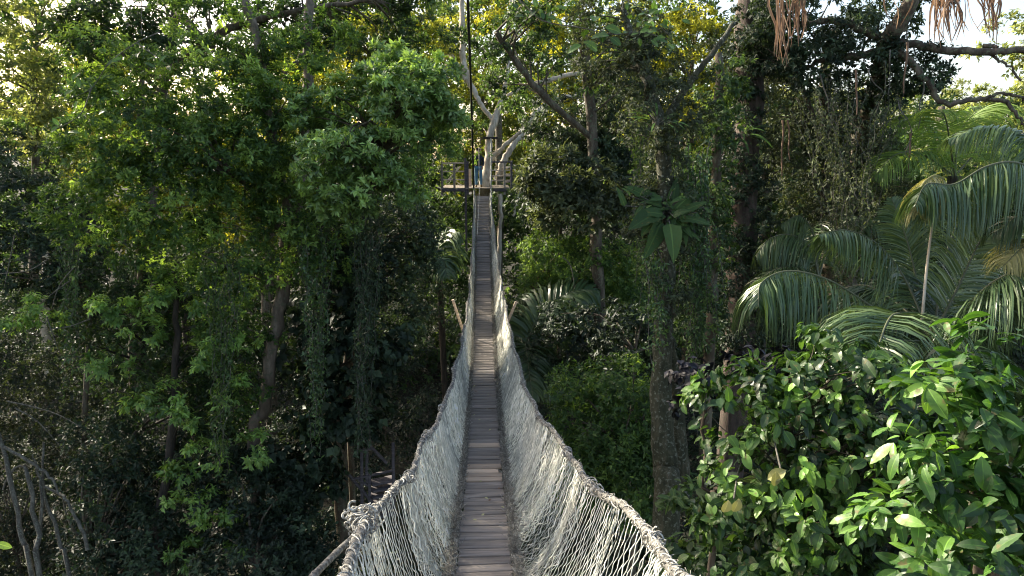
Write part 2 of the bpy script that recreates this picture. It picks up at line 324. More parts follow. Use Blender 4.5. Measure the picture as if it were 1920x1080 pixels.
def foliage(mb, rng, blobs, ncl, rc, nsp, nl, L, Wf=.42, shell=.5, tone=.4, tvar=.16, droop=.25, flat=.65, big=False, hang=0, mi=0):
    cc, cn = clumps_in(rng, blobs, ncl, shell)
    n = len(cc); sz = rng.uniform(.55, 1.3, n)
    tn = np.clip(tone + rng.normal(0, tvar, n), .05, .95)
    P = np.repeat(cc, nsp, 0); Nn = np.repeat(cn, nsp, 0)
    u = rdir(rng, n * nsp); u = unit(u + .75 * Nn + np.array([0, 0, .35])); r = rng.uniform(.3, 1, n * nsp) ** .6 * np.repeat(sz, nsp) * rc
    P = P + u * r[:, None] * np.array([1, 1, flat]) - np.array([0, 0, 1.0]) * (hang * rng.uniform(0, 1, n * nsp) ** 2)[:, None]
    keep = P[:, 2] > ground_z(P[:, 0], P[:, 1]) + .1
    dz = P[:, 2] - np.interp(P[:, 1], CORR[:, 0], EYE - CORR[:, 1])       # keep the way over the bridge clear
    keep &= ~((np.abs(P[:, 0] + .3) < 2.0) & (P[:, 1] > 26) & (P[:, 1] < 34.5) & (P[:, 2] > EYE - 2.3) & (P[:, 2] < EYE - .6))
    keep &= ~((np.abs(P[:, 0]) < 1.25) & (P[:, 1] > 0) & (P[:, 1] < 31.5) & (dz > -1.2) & (dz < 2.0))
    sprigs(mb, rng, P[keep], unit(u + .3 * Nn)[keep], nl, L, Wf, np.repeat(tn, nsp)[keep], droop=droop, big=big, mi=mi)
    return cc
def limbs(mb, rng, path, cc, r0=.03, k=1, frac=.5, sides=5):
    "limbs from the nearest part of the trunk path to a share of the cluster centres"
    for c in cc[rng.random(len(cc)) < frac]:
        d = np.linalg.norm(path - c, axis=1) + .6 * np.maximum(path[:, 2] - c[2] + 1, 0); i = int(np.argmin(d)); a = path[i]
        ln = np.linalg.norm(c - a)
        if ln < .3 or ln > 2.6: continue
        mid = (a + c) / 2 + rng.normal(0, .07 * ln, 3) + np.array([0, 0, .1 * ln])
        P = spline([a, mid, c], 7); tube(mb, P, np.linspace(r0 * (1 + ln * .15), r0 * .2, 7), sides, cap=False)
def to_ground(pt):
    x, y = pt[0], pt[1]; return np.array([x, y, float(ground_z(x, y)) - .3])
def trunk_path(rng, pts, n=24, wob=.02, ground=True):
    "pts (px, py, d, r_m) bottom to top; adds a foot on the forest floor"
    P = ats([p[:3] for p in pts]); r = [p[3] for p in pts]
    if ground:
        g = to_ground(P[0])
        if P[0][2] > g[2] + .6: P = np.vstack([g, P]); r = [r[0] * 1.25] + r
    Q = spline(np.column_stack([P, r]), n); Q[1:, :3] += rng.normal(0, wob, (n - 1, 3)) * 1
    return Q[:, :3], np.maximum(Q[:, 3], .004)
SEED = [100]
PLAT = None
def tree(name, label, cat, trunks, blobs, ncl, rc, nsp, nl, L, lm='leaf', bm='bark', group=None, frac=.4, limb_r=.03, extra=None, sides=10, wob=.02, **kw):
    SEED[0] += 1; rng = np.random.default_rng(SEED[0])
    tb = MB(); paths = []
    for i, t in enumerate(trunks):
        P, r = trunk_path(rng, t, n=max(12, 5 * len(t)), ground=(i == 0), wob=wob)
        tube(tb, P, r, sides, rough=.06, rng=rng); paths.append(P)
    if not trunks:
        b0 = max(blobs, key=lambda b: b[1]); c = at(*b0[:3]); g = to_ground(c); P = spline([g, (g + c) / 2 + rng.normal(0, .2, 3), c], 8); tube(tb, P, np.linspace(.12, .05, 8), 6); paths.append(P)
    root = empty(name, paths[0][0] + np.array([0, 0, .3]), label, cat, group)
    mb = MB(); cc = foliage(mb, rng, blobs, ncl, rc, nsp, nl, L, **kw)
    if frac: limbs(tb, rng, np.concatenate(paths), cc, limb_r, frac=frac)
    if extra: extra(mb, tb, rng, paths)
    tb.build('trunk', M[bm], root, smooth=True); mb.build('crown', M[lm], root)
    return root
exec_objects = True

# ------------------------------------------------------------------ the rope bridge
_dk = np.array([(0, 1.75), (1.5, 2.35), (3, 2.95), (5.8, 3.95), (7.2, 4.25), (9.5, 4.82), (12, 5.12), (15, 5.36), (18, 5.42), (20, 5.35), (22.5, 5.15), (25.3, 4.80), (27.6, 4.15), (29.2, 3.3), (31.25, 2.05)])
_ds = spline(_dk, 400)
def deck_z(y): return EYE - np.interp(y, _ds[:, 0], _ds[:, 1])
BX0, BX1 = 1.0, 31.2
_yy = np.linspace(BX0, BX1, 2000); _zz = deck_z(_yy); _arc = np.concatenate([[0], np.cumsum(np.hypot(np.diff(_yy), np.diff(_zz)))])
def y_at(s): return np.interp(s, _arc, _yy)
def lerp(y, tab): return np.interp(y, [t[0] for t in tab], [t[1] for t in tab])
RR = [(0, .75), (2.4, .80), (3.1, .86), (4, .84), (5.8, .87), (7.5, .79), (9.5, .74), (11, .70), (14, .67), (19.7, .60), (26, .52), (30.6, .33)]
RL = [(0, .5), (2.5, .57), (3.2, .62), (3.8, .68), (6, .65), (9.5, .59), (14.2, .49), (19.7, .43), (26, .42), (30.6, .36)]
RH = [(0, 1.05), (4, 1.08), (8, 1.1), (20, 1.08), (26, .95), (30.6, .85)]
HW = .272
rng = np.random.default_rng(7)
bridge = empty("rope_bridge", (0, BX0, float(deck_z(BX0))), "long sagging rope footbridge with grey plank walkway and pale netting sides", "bridge")
PITCH_P = .216; nP = int(_arc[-1] / PITCH_P)
def py_of(P):
    q = np.asarray(P) - CP; d = q @ FV; return 540 - (q @ UV) / d * F_, 960 + (q @ RV) / d * F_
npl = 0
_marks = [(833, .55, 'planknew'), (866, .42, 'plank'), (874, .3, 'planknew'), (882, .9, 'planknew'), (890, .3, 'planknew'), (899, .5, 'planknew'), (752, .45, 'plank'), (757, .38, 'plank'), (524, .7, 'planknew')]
_pl = []
for i in range(nP):
    s = (i + .5) * PITCH_P; y = float(y_at(s)); z = float(deck_z(y)); _pl.append((s, y, z, py_of((0, y, z))[0]))
_mk = {}
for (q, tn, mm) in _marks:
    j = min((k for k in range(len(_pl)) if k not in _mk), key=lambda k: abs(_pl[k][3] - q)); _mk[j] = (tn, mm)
extra_pl = MB()
for i, (s, y, z, py) in enumerate(_pl):
    y2 = float(y_at(s + .05)); z2 = float(deck_z(y2)); X = unit(np.array([0, y2 - y, z2 - z])); tilt = rng.normal(0, .012)
    Z = unit(np.cross([1, 0, 0], X) + np.array([tilt, 0, 0])); Yv = np.cross(Z, X)
    wd = PITCH_P - rng.uniform(.020, .036) - (.025 if i % 13 == 6 else 0)
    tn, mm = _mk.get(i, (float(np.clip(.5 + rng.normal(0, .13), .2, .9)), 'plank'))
    ln = 2 * HW + rng.uniform(-.02, .02); sk = rng.normal(0, .012)
    Xs = unit(X + np.array([sk, 0, 0])); Ys = unit(np.cross(Z, Xs))
    own = py < 1095 and npl < 100
    mb = MB() if own else extra_pl; c = np.array([rng.normal(0, .006) - (.05 if mm == 'planknew' and tn == .9 else 0), y, z + rng.normal(0, .004)])
    # long axis across the bridge
    box(mb, c, ln, wd, .028, -Ys if Ys[0] < 0 else Ys, Xs, Z, 0, tn, .005)
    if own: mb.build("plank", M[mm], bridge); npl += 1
extra_pl.build("far_planks", M['plank'], bridge)['kind'] = 'stuff'
# cross bars under the planks, edge ropes
def side_line(sgn, dx, dz, n=260, y0=BX0, y1=BX1):
    y = np.linspace(y0, y1, n); return np.stack([np.full(n, sgn * dx), y, deck_z(y) + dz], -1)
for sg in (-1, 1):
    for dx, dz, rr in ((HW - .03, -.035, .014), (HW + .018, .02, .016)):
        mb = MB(); P = side_line(sg, dx, dz); P[:, 0] += rng.normal(0, .004, len(P)); tube(mb, P, rr, 6, rough=.12, rng=rng); mb.build("deck_rope", M['rope'], bridge, smooth=True)
def rope_pt(sgn, y):
    y = np.asarray(y, float); tab = RR if sgn > 0 else RL
    sag = .05 * np.abs(np.sin((y + (0 if sgn > 0 else .8)) * math.pi / 1.9)) * np.clip(1.2 - y / 30, .1, 1)
    return np.stack([sgn * (lerp(y, tab) + .02 * np.sin(y * 2.1)), y, deck_z(y) + lerp(y, RH) - sag + .03], -1)
KN = {1: [1.9, 3.1, 4.75, 6.5, 8.6, 11.2, 14.5, 18.6], -1: [3.72, 5.4, 7.3, 9.7, 12.3, 15.2, 19]}
for sg in (-1, 1):
    y = np.linspace(BX0, BX1, 420); P = rope_pt(sg, y); P += rng.normal(0, .004, P.shape)
    mb = MB(); tube(mb, P, .021 + .005 * np.sin(y * 9) * 0 + .004 * rng.random(420), 8, rough=.06, rng=rng, tone=.5); hr = mb.build("hand_rope", M['rope'], bridge, smooth=True)
    # net cord wound round the hand rope
    wb = MB()
    for q in range(3):
        n = 5200; yy = np.linspace(BX0, 26, n); Q = rope_pt(sg, yy); T = unit(np.gradient(Q, axis=0)); N = unit(np.cross(T, [0, 0, 1])); B = np.cross(T, N)
        Q = Q + .003 * np.stack([np.sin(yy * 47 + q), 0 * yy, np.cos(yy * 39 + q * 2)], -1)
        turns = (yy * (3.1 + q * 1.7) + 1.1 * np.sin(yy * 2.3 + q) + .5 * np.sin(yy * 7.1 + 2 * q)) * 2 * math.pi * (1 if q % 2 else -1) + q
        rr = .0245 + .004 * np.sin(yy * 13 + q * 2) + .004 * np.sin(yy * 31 + q)
        tube(wb, Q + rr[:, None] * (np.cos(turns)[:, None] * N + np.sin(turns)[:, None] * B), [.0042, .0032, .0052][q], 4, tone=[.9, .6, .25][q], cap=False)
    nf = 2600; yf = BX0 + (rng.random(nf) ** 1.4) * 24; c = rope_pt(sg, yf) + unit(rng.normal(size=(nf, 3))) * .024; c2 = c + rng.normal(0, .009, (nf, 3)); c3 = c2 + rng.normal(0, .011, (nf, 3)) - [0, 0, .006]
    tubes_batch(wb, np.stack([c, c2, c3], 1), .0022, tone=rng.uniform(.2, 1, nf))
    for ky in KN[sg]:
        big = 1.5 if (sg < 0 and ky == 3.72) else 1.0
        for q in range(int(16 * big)):
            c = rope_pt(sg, ky + rng.normal(0, .07 * big)) + rng.normal(0, .012 * big, 3); a = unit(rng.normal(size=3) * np.array([.5, 1, .5])); e = unit(np.cross(a, [0, 0, 1.0])); g = np.cross(a, e)
            th = np.linspace(0, 2 * math.pi * rng.uniform(.7, 1), 12); r1 = rng.uniform(.03, .05) * big
            tube(wb, c + r1 * (np.cos(th)[:, None] * e + np.sin(th)[:, None] * g), .0048, 5, tone=rng.uniform(.2, .9), cap=False)
        if big > 1:
            for q in range(34):
                c = rope_pt(sg, ky) + np.array([sg * .05, 0, .02]) + rng.normal(0, .03, 3); a = unit(rng.normal(size=3)); e = unit(np.cross(a, [.3, .2, .9])); g = np.cross(a, e); th = np.linspace(0, 5, 10)
                tube(wb, c + rng.uniform(.012, .026) * (np.cos(th)[:, None] * e + np.sin(th)[:, None] * g), .0075, 5, tone=rng.uniform(.3, .9))
    wb.build("binding", M['ropewrap'], hr, smooth=True)
# netting
def netting(sgn, y0, y1, ds_fn, rad_fn, rows, jit, ph, shear, tone0):
    s = []; y = y0
    while y < y1: s.append(y); y += ds_fn(y) * max(.3, 1 + .5 * math.sin(y * 4.3 + ph) + .3 * math.sin(y * 1.7 + ph * 2) + .25 * math.sin(y * 11.0))
    s = np.array(s); m = len(s); dsv = np.array([ds_fn(q) for q in s])
    t = np.linspace(0, 1, rows)
    alt = (-1.0) ** (np.arange(m)[:, None] + np.arange(rows)[None, :])
    sh = shear * (1 - t)[None, :] ** 1.5 + .10 * np.sin(s * 2.9 + ph)[:, None] * (1 - t)[None, :] * t[None, :] * 4
    slow = np.cumsum(rng.normal(0, .003, (m, rows)), axis=1) * .5
    Y = s[:, None] + sh + alt * dsv[:, None] * (.22 + .34 * (1 - t)[None, :] ** 2) + slow * 1.6
    Y = np.clip(Y, BX0, BX1)
    top = rope_pt(sgn, s)[:, None, :]
    edge = sgn * (HW + .035); lat = edge + (np.abs(top[..., 0]) * sgn - edge) * t[None, :] ** .8
    belly = sgn * .03 * np.sin(t * math.pi)[None, :] * (1 + .8 * np.sin(s * 1.3 + ph))[:, None]
    h = (top[..., 2] - deck_z(s)[:, None]) * t[None, :] ** 1.25
    Z = deck_z(Y) + h
    P = np.stack([lat + belly + rng.normal(0, jit, (m, rows)), Y + rng.normal(0, jit, (m, rows)), Z], -1)
    P[:, 0, 2] += rng.uniform(-.01, .05, m)
    rad = np.array([rad_fn(q) for q in s])[:, None] * np.ones((m, rows)) * (1 + .35 * (np.arange(rows) % 2))
    mb = MB(); tubes_batch(mb, P, rad, tone=np.clip(tone0 + .12 * np.sin(s * 3.1 + ph) + rng.normal(0, .22, m), 0, 1))
    return mb
for sg in (-1, 1):
    ds = (lambda y: np.interp(y, [1, 3.5, 5.5, 7, 12, 31], [.075, .055, .040, .036, .036, .045])) if sg > 0 else (lambda y: np.interp(y, [1, 4.5, 6, 7, 12, 31], [.06, .046, .038, .033, .034, .045]))
    rd = lambda y: np.interp(y, [1, 6, 12, 20, 31], [.0030, .0028, .0032, .0046, .006])
    mb = netting(sg, BX0 + .1, BX1 - .1, ds, rd, 27, .0028, 0, .10 if sg > 0 else -.02, .42)
    # second, slack layer further along
    m2 = netting(sg, 6.0 if sg < 0 else 6.8, BX1 - .5, lambda y: ds(y) * 1.9, rd, 24, .010 if sg < 0 else .008, 1.3, .26 if sg > 0 else .08, .4)
    m3 = netting(sg, 5.0, BX1 - .5, lambda y: np.interp(y, [5, 8, 14, 31], [.16, .075, .09, .14]), lambda y: np.interp(y, [5, 8, 14, 20, 31], [.0042, .0055, .0075, .009, .011]), 18, .009, 2.6, .34 if sg > 0 else .12, .95)
    for m_x in (m2, m3):
        for k in m_x.f:
            mb.f.setdefault(k, []).extend([q + mb.n for q in m_x.f[k]]); mb.t.setdefault(k, []).extend(m_x.t[k]); mb.mi.setdefault(k, []).extend(m_x.mi[k])
        mb.v += m_x.v; mb.n += m_x.n
    mb.build("netting", M['net'], bridge)
    # frayed, gathered edge of the net beside the planks
    n = 4200; y = BX0 + (rng.random(n) ** 1.5) * (BX1 - BX0 - .5); sc = np.interp(y, [0, 8, 31], [1, 1.1, 1.5])
    c = np.stack([sg * (HW + .03 + rng.exponential(.022, n)), y, deck_z(y) + .02 + rng.uniform(0, .09, n)], -1)
    P = np.stack([c, c + rng.normal(0, .022, (n, 3)), c + rng.normal(0, .032, (n, 3)), c + rng.normal(0, .045, (n, 3)) + np.array([0, 0, .02])], 1)
    fr = MB(); tubes_batch(fr, P, (.0030 * sc)[:, None], tone=rng.uniform(.2, .9, n)); fr.build("frayed_edge", M['netdirty'], bridge)
# spreader struts
for (a, b, tx) in (((849, 562), (866, 614), -HW), ((968, 566), (948, 613), HW)):
    mb = MB(); A = at(*a, 19.6); Bq = at(*b, 19.9); E = Bq + (Bq - A) * .5; beam(mb, A, E, .075, .05, up=(0, 1, 0), tone=.75); mb.build("strut", M['planknew'], bridge)
mb = MB(); yb = 19.8; beam(mb, (-.75, yb, deck_z(yb) - .09), (.75, yb, deck_z(yb) - .09), .09, .07, tone=.5); mb.build("cross_beam", M['timberdark'], bridge)
# bamboo pole lashed to the left hand rope, nearest the lens
mb = MB(); A = at(693, 980, 4.15); Bq = at(560, 1108, 2.9); P = spline([A, (A + Bq) / 2 + np.array([0, 0, .01]), Bq], 30); rr = .017 + .003 * (np.arange(30) % 8 == 0)
tube(mb, P, rr, 10); tag(mb.build("bamboo_pole", M['rope'], None, smooth=True), "smooth grey bamboo pole tied to the left hand rope at the big knot, lower centre", "pole")

# ------------------------------------------------------------------ far platform round the pale tree
PD = 31.0
pz = float(at(905, 353, PD)[2]); py0 = float(at(905, 353, PD)[1])
def px_x(px, y, z=None):        # world x seen at photo column px at world depth y
    p = at(px, 353, PD); q = p - CP; return CP[0] + q[0] * (y / q[1])
plat = empty("tree_platform", (px_x(905, py0), py0, pz - .2), "wooden tree platform with slatted railings at the far end of the rope bridge", "platform")
def pb(name, parts, m='timber', parent=plat):
    mb = MB()
    for (a, b, wd, th) in parts: beam(mb, a, b, wd, th, tone=.5 + rng.normal(0, .16))
    return mb.build(name, M[m], parent)
X = lambda px: px_x(px, py0)
for (x0, x1) in ((828, 871), (924, 956)):
    w0, w1 = X(x0), X(x1); nb = 11
    pb("deck_board", [((w0, py0 + .12 + k * .24, pz), (w1, py0 + .12 + k * .24, pz), .22, .04) for k in range(nb)])
    pb("edge_beam", [((w0, py0 + .03, pz - .09), (w1, py0 + .03, pz - .09), .05, .12)], 'timberdark')
pb("deck_board", [((X(872), py0 + .12 + k * .24, pz), (X(923), py0 + .12 + k * .24, pz), .22, .04) for k in range(11)])
for px_, h in ((873, 1.35), (877, 1.2), (946, 1.15), (959, 1.2), (829, 1.1), (852, 1.1)):
    pb("post", [((X(px_), py0 + .1, pz - (3 if px_ == 873 else .3)), (X(px_), py0 + .1, pz + h), .1, .1)], 'timberdark' if px_ in (873, 877, 959) else 'timber')
for z_ in (.38, .75, 1.12): pb('rail', [((X(829), py0 + .1, pz + z_), (X(873), py0 + .1, pz + z_), .04, .06)], 'planknew')
pb("rail", [((X(921), py0 + .1, pz + 1.17), (X(961), py0 + .1, pz + 1.17), .06, .07)], 'timberdark')
for z_ in (.35, .55, .8): pb("rail", [((X(921), py0 + .1, pz + z_), (X(958), py0 + .1, pz + z_), .04, .045)], 'planknew')
for z_ in (.22, .55, .88): pb("slat", [((X(947), py0 + .5, pz + z_), (X(957), py0 + 1.5, pz + z_ + .04), .3, .03)], 'timber')
pb("brace", [((X(836), py0 + .15, pz + .25), (X(864), py0 + .15, pz + .98), .07, .07)], 'planknew')
pb("panel_board", [((X(880), py0 + .4, pz + .05), (X(880), py0 + .4, pz + .85), .2, .03)], 'planknew')
for px_ in (832, 868, 930, 952): pb("joist", [((X(px_), py0 + .05, pz - .12), (X(px_), py0 + 2.6, pz - .12), .08, .14)], 'timberdark')
# collar beam and the ropes of the bridge head
def rope_thing(name, label, cat, pts, r, m, group=None, n=60, sag=0):
    P = spline(ats(pts), n); P[:, 2] -= sag * np.sin(np.linspace(0, math.pi, n))
    mb = MB(); tube(mb, P, r, 7); o = mb.build(name, M[m], None, smooth=True); return tag(o, label, cat, group)
mb = MB(); beam(mb, at(907, 258.5, 30.8), at(934, 258.5, 30.8), .12, .1); beam(mb, at(907, 258.5, 31.8), at(934, 258.5, 31.8), .12, .1)
tag(mb.build("collar_beam", M['barkdark']), "dark brown timber clamp round the pale trunk above the platform", "beam")
rope_thing("suspension_cable", "thick dark overhead cable slanting down from above to the left bridge rail", "cable", [(868, -260, 12), (877, 0, 17), (884, 200, 23), (888, 352, 29.8)], .038, 'cable')
rope_thing("anchor_rope", "pale rope from the trunk clamp down to the right hand rope of the bridge", "rope", [(920.5, 260, 30.7), (920.5, 300, 30.6), (920.5, 352, 30.2), (922, 372, 29.5)], .028, 'ropenew')
rope_thing("guide_line", "thin white line hanging in front of the person and lying along the walkway", "rope", [(898, 276, 30.4), (898.5, 330, 30.3), (898.5, 365, 29.5), (895, 440, 27.2)], .012, 'ropenew')

# ------------------------------------------------------------------ the person on the platform
def skin(name, pts, edges, mtl, parent, sub=2):
    me = bpy.data.meshes.new(name); b = parent_loc(parent)
    me.from_pydata([tuple(np.array(p[:3]) - b) for p in pts], edges, []); o = bpy.data.objects.new(name, me); C.objects.link(o); o.parent = parent
    md = o.modifiers.new("s", 'SKIN'); 
    for i, p in enumerate(pts): me.skin_vertices[0].data[i].radius = (p[3], p[4] if len(p) > 4 else p[3])
    me.skin_vertices[0].data[0].use_root = True
    md.use_smooth_shade = True; s_ = o.modifiers.new("d", 'SUBSURF'); s_.levels = sub; s_.render_levels = sub
    o.data.materials.append(mtl); return o
fx, fy, fz = X(897), py0 + .55, pz + .02
person = empty("person", (fx, fy, fz), "person in blue jeans and dark top standing on the tree platform beside the pale trunk", "person")
q = lambda x, y, z, r, r2=None: (fx + x, fy + y, fz + z, r, r2 or r)
bp = [q(0, 0, .93, .13, .1), q(0, 0, 1.12, .12, .09), q(0, .0, 1.32, .15, .1), q(0, 0, 1.43, .075, .07), q(0, -.01, 1.5, .052), q(0, -.02, 1.58, .085, .095), q(0, -.02, 1.67, .075, .09),
      q(-.09, 0, .88, .085), q(-.10, .01, .48, .06), q(-.10, .03, .08, .042), q(-.10, -.1, .035, .035), q(.09, 0, .88, .085), q(.12, -.06, .48, .06), q(.13, .02, .08, .042), q(.13, -.11, .035, .035),
      q(-.18, 0, 1.38, .05), q(-.24, .02, 1.12, .04), q(-.22, -.08, .88, .03), q(-.215, -.1, .81, .034, .018), q(.18, 0, 1.38, .05), q(.25, .0, 1.12, .04), q(.2, -.16, .95, .03), q(.18, -.21, .9, .034, .018)]
be = [(0, 1), (1, 2), (2, 3), (3, 4), (4, 5), (5, 6), (0, 7), (7, 8), (8, 9), (9, 10), (0, 11), (11, 12), (12, 13), (13, 14), (2, 15), (15, 16), (16, 17), (17, 18), (2, 19), (19, 20), (20, 21), (21, 22)]
for base, dirs in ((18, -1), (22, 1)):
    b0 = bp[base]
    for k, (ox, ln) in enumerate(((-.024, .055), (-.009, .068), (.008, .064), (.023, .05))):
        bp += [(b0[0] + ox, b0[1] - .01, b0[2] - .035, .0085, .0085), (b0[0] + ox * 1.2, b0[1] - .018 - .2 * ln, b0[2] - .035 - ln, .0075, .0075)]; n0 = len(bp) - 2; be += [(base, n0), (n0, n0 + 1)]
    bp += [(b0[0] - dirs * .035, b0[1] - .02, b0[2] - .005, .01, .01), (b0[0] - dirs * .048, b0[1] - .035, b0[2] - .04, .009, .009)]; n0 = len(bp) - 2; be += [(base, n0), (n0, n0 + 1)]
body = skin("body", bp, be, M['skin'], person)
g = 1.16
def grow(ix, g=1.14, dr=.008): return [(bp[i][0], bp[i][1], bp[i][2], bp[i][3] * g + dr, bp[i][4] * g + dr) for i in ix]
skin("jeans", grow([0, 7, 8, 9, 11, 12, 13]), [(0, 1), (1, 2), (2, 3), (0, 4), (4, 5), (5, 6)], M['jeans'], person)
skin("shirt", grow([1, 0, 2, 3, 15, 16, 17, 19, 20, 21]), [(0, 1), (0, 2), (2, 3), (2, 4), (4, 5), (5, 6), (2, 7), (7, 8), (8, 9)], M['shirt'], person)
for s_, ix in ((0, (9, 10)), (1, (13, 14))): skin("shoe", grow(ix, 1.15, .012), [(0, 1)], M['shoe'], person)
skin("hair", [(fx, fy + .02, fz + 1.66, .093, .095), (fx, fy + .01, fz + 1.71, .08, .085), (fx, fy + .06, fz + 1.6, .075, .06)], [(0, 1), (0, 2)], M['hair'], person)

# ------------------------------------------------------------------ old wooden stair under the vines
SD = 16.5
st = empty("wooden_stair", to_ground(at(700, 900, SD)) + np.array([0, 0, .3]), "old dark wooden stair with railings half hidden under the vines left of the bridge", "stair")
def sb(name, a, b, wd=.07, th=.06, d0=SD, d1=SD):
    mb = MB(); beam(mb, at(*a, d0), at(*b, d1), wd, th, tone=.8); return mb.build(name, M['timberdark'], st)
for a, b in (((678, 830), (679, 960)), ((688, 838), (688, 905)), ((737, 830), (738, 950)), ((693, 893), (693, 1010))): sb("post", a, b)
for a, b in (((668, 846), (697, 841)), ((662, 898), (737, 882)), ((672, 899), (693, 912)), ((690, 832), (726, 869)), ((638, 872), (703, 947))): sb("rail", a, b, .07, .05)
for k in range(6):
    y = 903 + 12.5 * k; sb("step", (695, y + 3), (738, y - 6), .32, .045, SD, SD + .3)

# ------------------------------------------------------------------ palms
def frond(mb, path, LL, n=62, wd=.020, droop=.8, nrm=(0, 0, 1), tone=.45, rng=None, fwd=.5, r0=.022, seg=4, t0=.1, tv=.06, hang=0):
    "rachis through world points; drooping leaflets in two ranks (LL metres long)"
    P = spline(path, 40); tube(mb, P, np.linspace(r0, r0 * .2, 40), 5, mi=1, tone=.45)
    for sg in (-1, 1):
        t = np.linspace(t0, .995, n) + rng.normal(0, .002, n); t = np.clip(t, 0, 1); k = t * 39; i = np.minimum(k.astype(int), 38); f = (k - i)[:, None]
        B = P[i] * (1 - f) + P[i + 1] * f; T = unit(P[i + 1] - P[i]); Sd = sg * unit(np.cross(T, np.asarray(nrm, float)))
        L = LL * (np.sin(np.clip(.22 + t * .78, 0, 1) * math.pi) ** .5) * (.86 + .2 * rng.random(n)) * np.where(rng.random(n) < .05, .5, 1) * np.where(t > .9, .75, 1)
        D = unit(T * (fwd + .5 * t[:, None] ** 2) + Sd + np.array([0, 0, .12]) + .06 * rng.normal(size=(n, 3)))
        if hang: D = unit(T * .35 + Sd * .55 + np.array([0, 0, -.35 * hang]) + .055 * rng.normal(size=(n, 3)))
        pts = [B]; d = D; dr = 1.35 * droop * rng.uniform(.75, 1.25, n)[:, None]
        for s in range(seg):
            pts.append(pts[-1] + unit(d) * (L / seg)[:, None]); d = unit(d) + np.array([0, 0, -1.0]) * dr * (.35 + .3 * s)
        pts = np.stack(pts, 1); K = seg + 1
        TT = unit(np.gradient(pts, axis=1)); W = unit(np.cross(TT, np.cross(TT, T[:, None, :]) + 1e-6)); W = unit(T[:, None, :] - (T[:, None, :] * TT).sum(-1, keepdims=True) * TT)
        tw = rng.normal(0, .5, n)[:, None, None]; W = unit(W + tw * np.cross(TT, W))
        prof = np.array([.35, 1, .95, .6, .03])[:K] if seg == 4 else np.interp(np.linspace(0, 1, K), [0, .3, .8, 1], [.35, 1, .7, .03])
        V = np.stack([pts + W * (wd * prof / 2)[None, :, None], pts - W * (wd * prof / 2)[None, :, None]], 2).reshape(-1, 3)
        a = np.arange(n)[:, None] * K * 2 + np.arange(seg)[None, :] * 2
        Fq = np.stack([a, a + 1, a + 3, a + 2], -1).reshape(-1, 4)
        mb.add(V, Fq, np.repeat(np.clip(tone + rng.normal(0, tv * 1.5, n), 0, 1), seg), 0)
def palm(name, label, base, fronds, stem_to=True, mtl='palm', cat='palm', group=None, stem_r=.12):
    SEED[0] += 1; rng = np.random.default_rng(SEED[0]); B = at(*base); g = to_ground(B)
    root = empty(name, g + np.array([0, 0, .3]), label, cat, group)
    mb = MB(); P = spline([g, (g + B) / 2 + rng.normal(0, .1, 3), B], 14); tube(mb, P, np.linspace(stem_r * 1.2, stem_r, 14), 10, rough=.06, rng=rng); mb.build("stem", M['barkdark'], root, smooth=True)
    for fr in fronds:
        fr = dict(fr); pts = ats(fr.pop('p')); L = fr.pop('L'); dry = fr.pop('dry', False); mb = MB()
        fr['n'] = int(fr.get('n', 62) * 2.0); frond(mb, pts, L * 1.25, rng=rng, **fr); mb.build("frond", [M['palmdry_sunlit' if dry else mtl], M['rachis']], root)
    return root
d = 9.5
palm("palm_tree", "large dark green palm with arching fronds fanning out behind the broad-leaved bush on the right", (1748, 640, d + .1), [
    dict(p=[(1745, 640, d), (1660, 592, d), (1560, 528, d - .2), (1480, 508, d - .4), (1428, 530, d - .6), (1422, 575, d - .7)], L=1.0, n=95, droop=1.3, tone=.5, hang=1),
    dict(p=[(1750, 650, d), (1712, 602, d - 1.0), (1675, 590, d - 1.8), (1650, 640, d - 2.6), (1640, 700, d - 2.9)], L=.85, n=60, droop=.65, tone=.5),
    dict(p=[(1745, 635, d), (1700, 530, d + .3), (1650, 462, d + .3), (1590, 432, d + .2), (1535, 440, d)], L=.8, n=80, droop=.9, tone=.55, hang=.6),
    dict(p=[(1742, 630, d), (1722, 540, d + .5), (1700, 450, d + .6), (1672, 372, d + .6)], L=.5, n=80, droop=.25, nrm=(.1, -1, .2), tone=.6, wd=.022),
    dict(p=[(1752, 630, d), (1800, 530, d), (1845, 440, d), (1900, 380, d - .2), (1960, 362, d - .3)], L=.62, n=90, droop=.3, nrm=(.2, -1, .35), tone=.75, wd=.026),
    dict(p=[(1755, 640, d), (1800, 590, d - .4), (1860, 530, d - .8), (1930, 505, d - 1.1), (2010, 530, d - 1.3)], L=.95, n=90, droop=1.2, tone=.5, hang=1),
    dict(p=[(1750, 640, d), (1690, 575, d + .7), (1620, 535, d + 1.2), (1550, 560, d + 1.6), (1520, 620, d + 1.8)], L=.85, n=70, droop=1.2, tone=.25, hang=1),
    dict(p=[(1752, 640, d), (1790, 560, d + 1), (1850, 520, d + 1.5), (1940, 560, d + 1.8)], L=.9, n=60, droop=.9, tone=.25),
    dict(p=[(1750, 640, d), (1765, 520, d + .6), (1790, 430, d + .9), (1830, 380, d + 1)], L=.7, n=60, droop=.5, nrm=(0, -1, .3), tone=.3),
    dict(p=[(1755, 645, d), (1800, 650, d - .9), (1850, 690, d - 1.5), (1880, 760, d - 1.9)], L=.7, n=50, droop=.8, tone=.45),
    dict(p=[(1750, 645, d), (1700, 640, d - .4), (1620, 655, d - .8), (1540, 690, d - 1.0)], L=.5, n=50, droop=.8, tone=.4)])
rope_thing("palm_stalk", "straight pale bare palm stalk rising from the centre of the large right-hand palm", "stalk", [(1729, 600, 9.1), (1738, 500, 9.0), (1750, 410, 9.0), (1764, 335, 9.0)], np.linspace(.02, .011, 60), 'barkpale')
d = 8.6
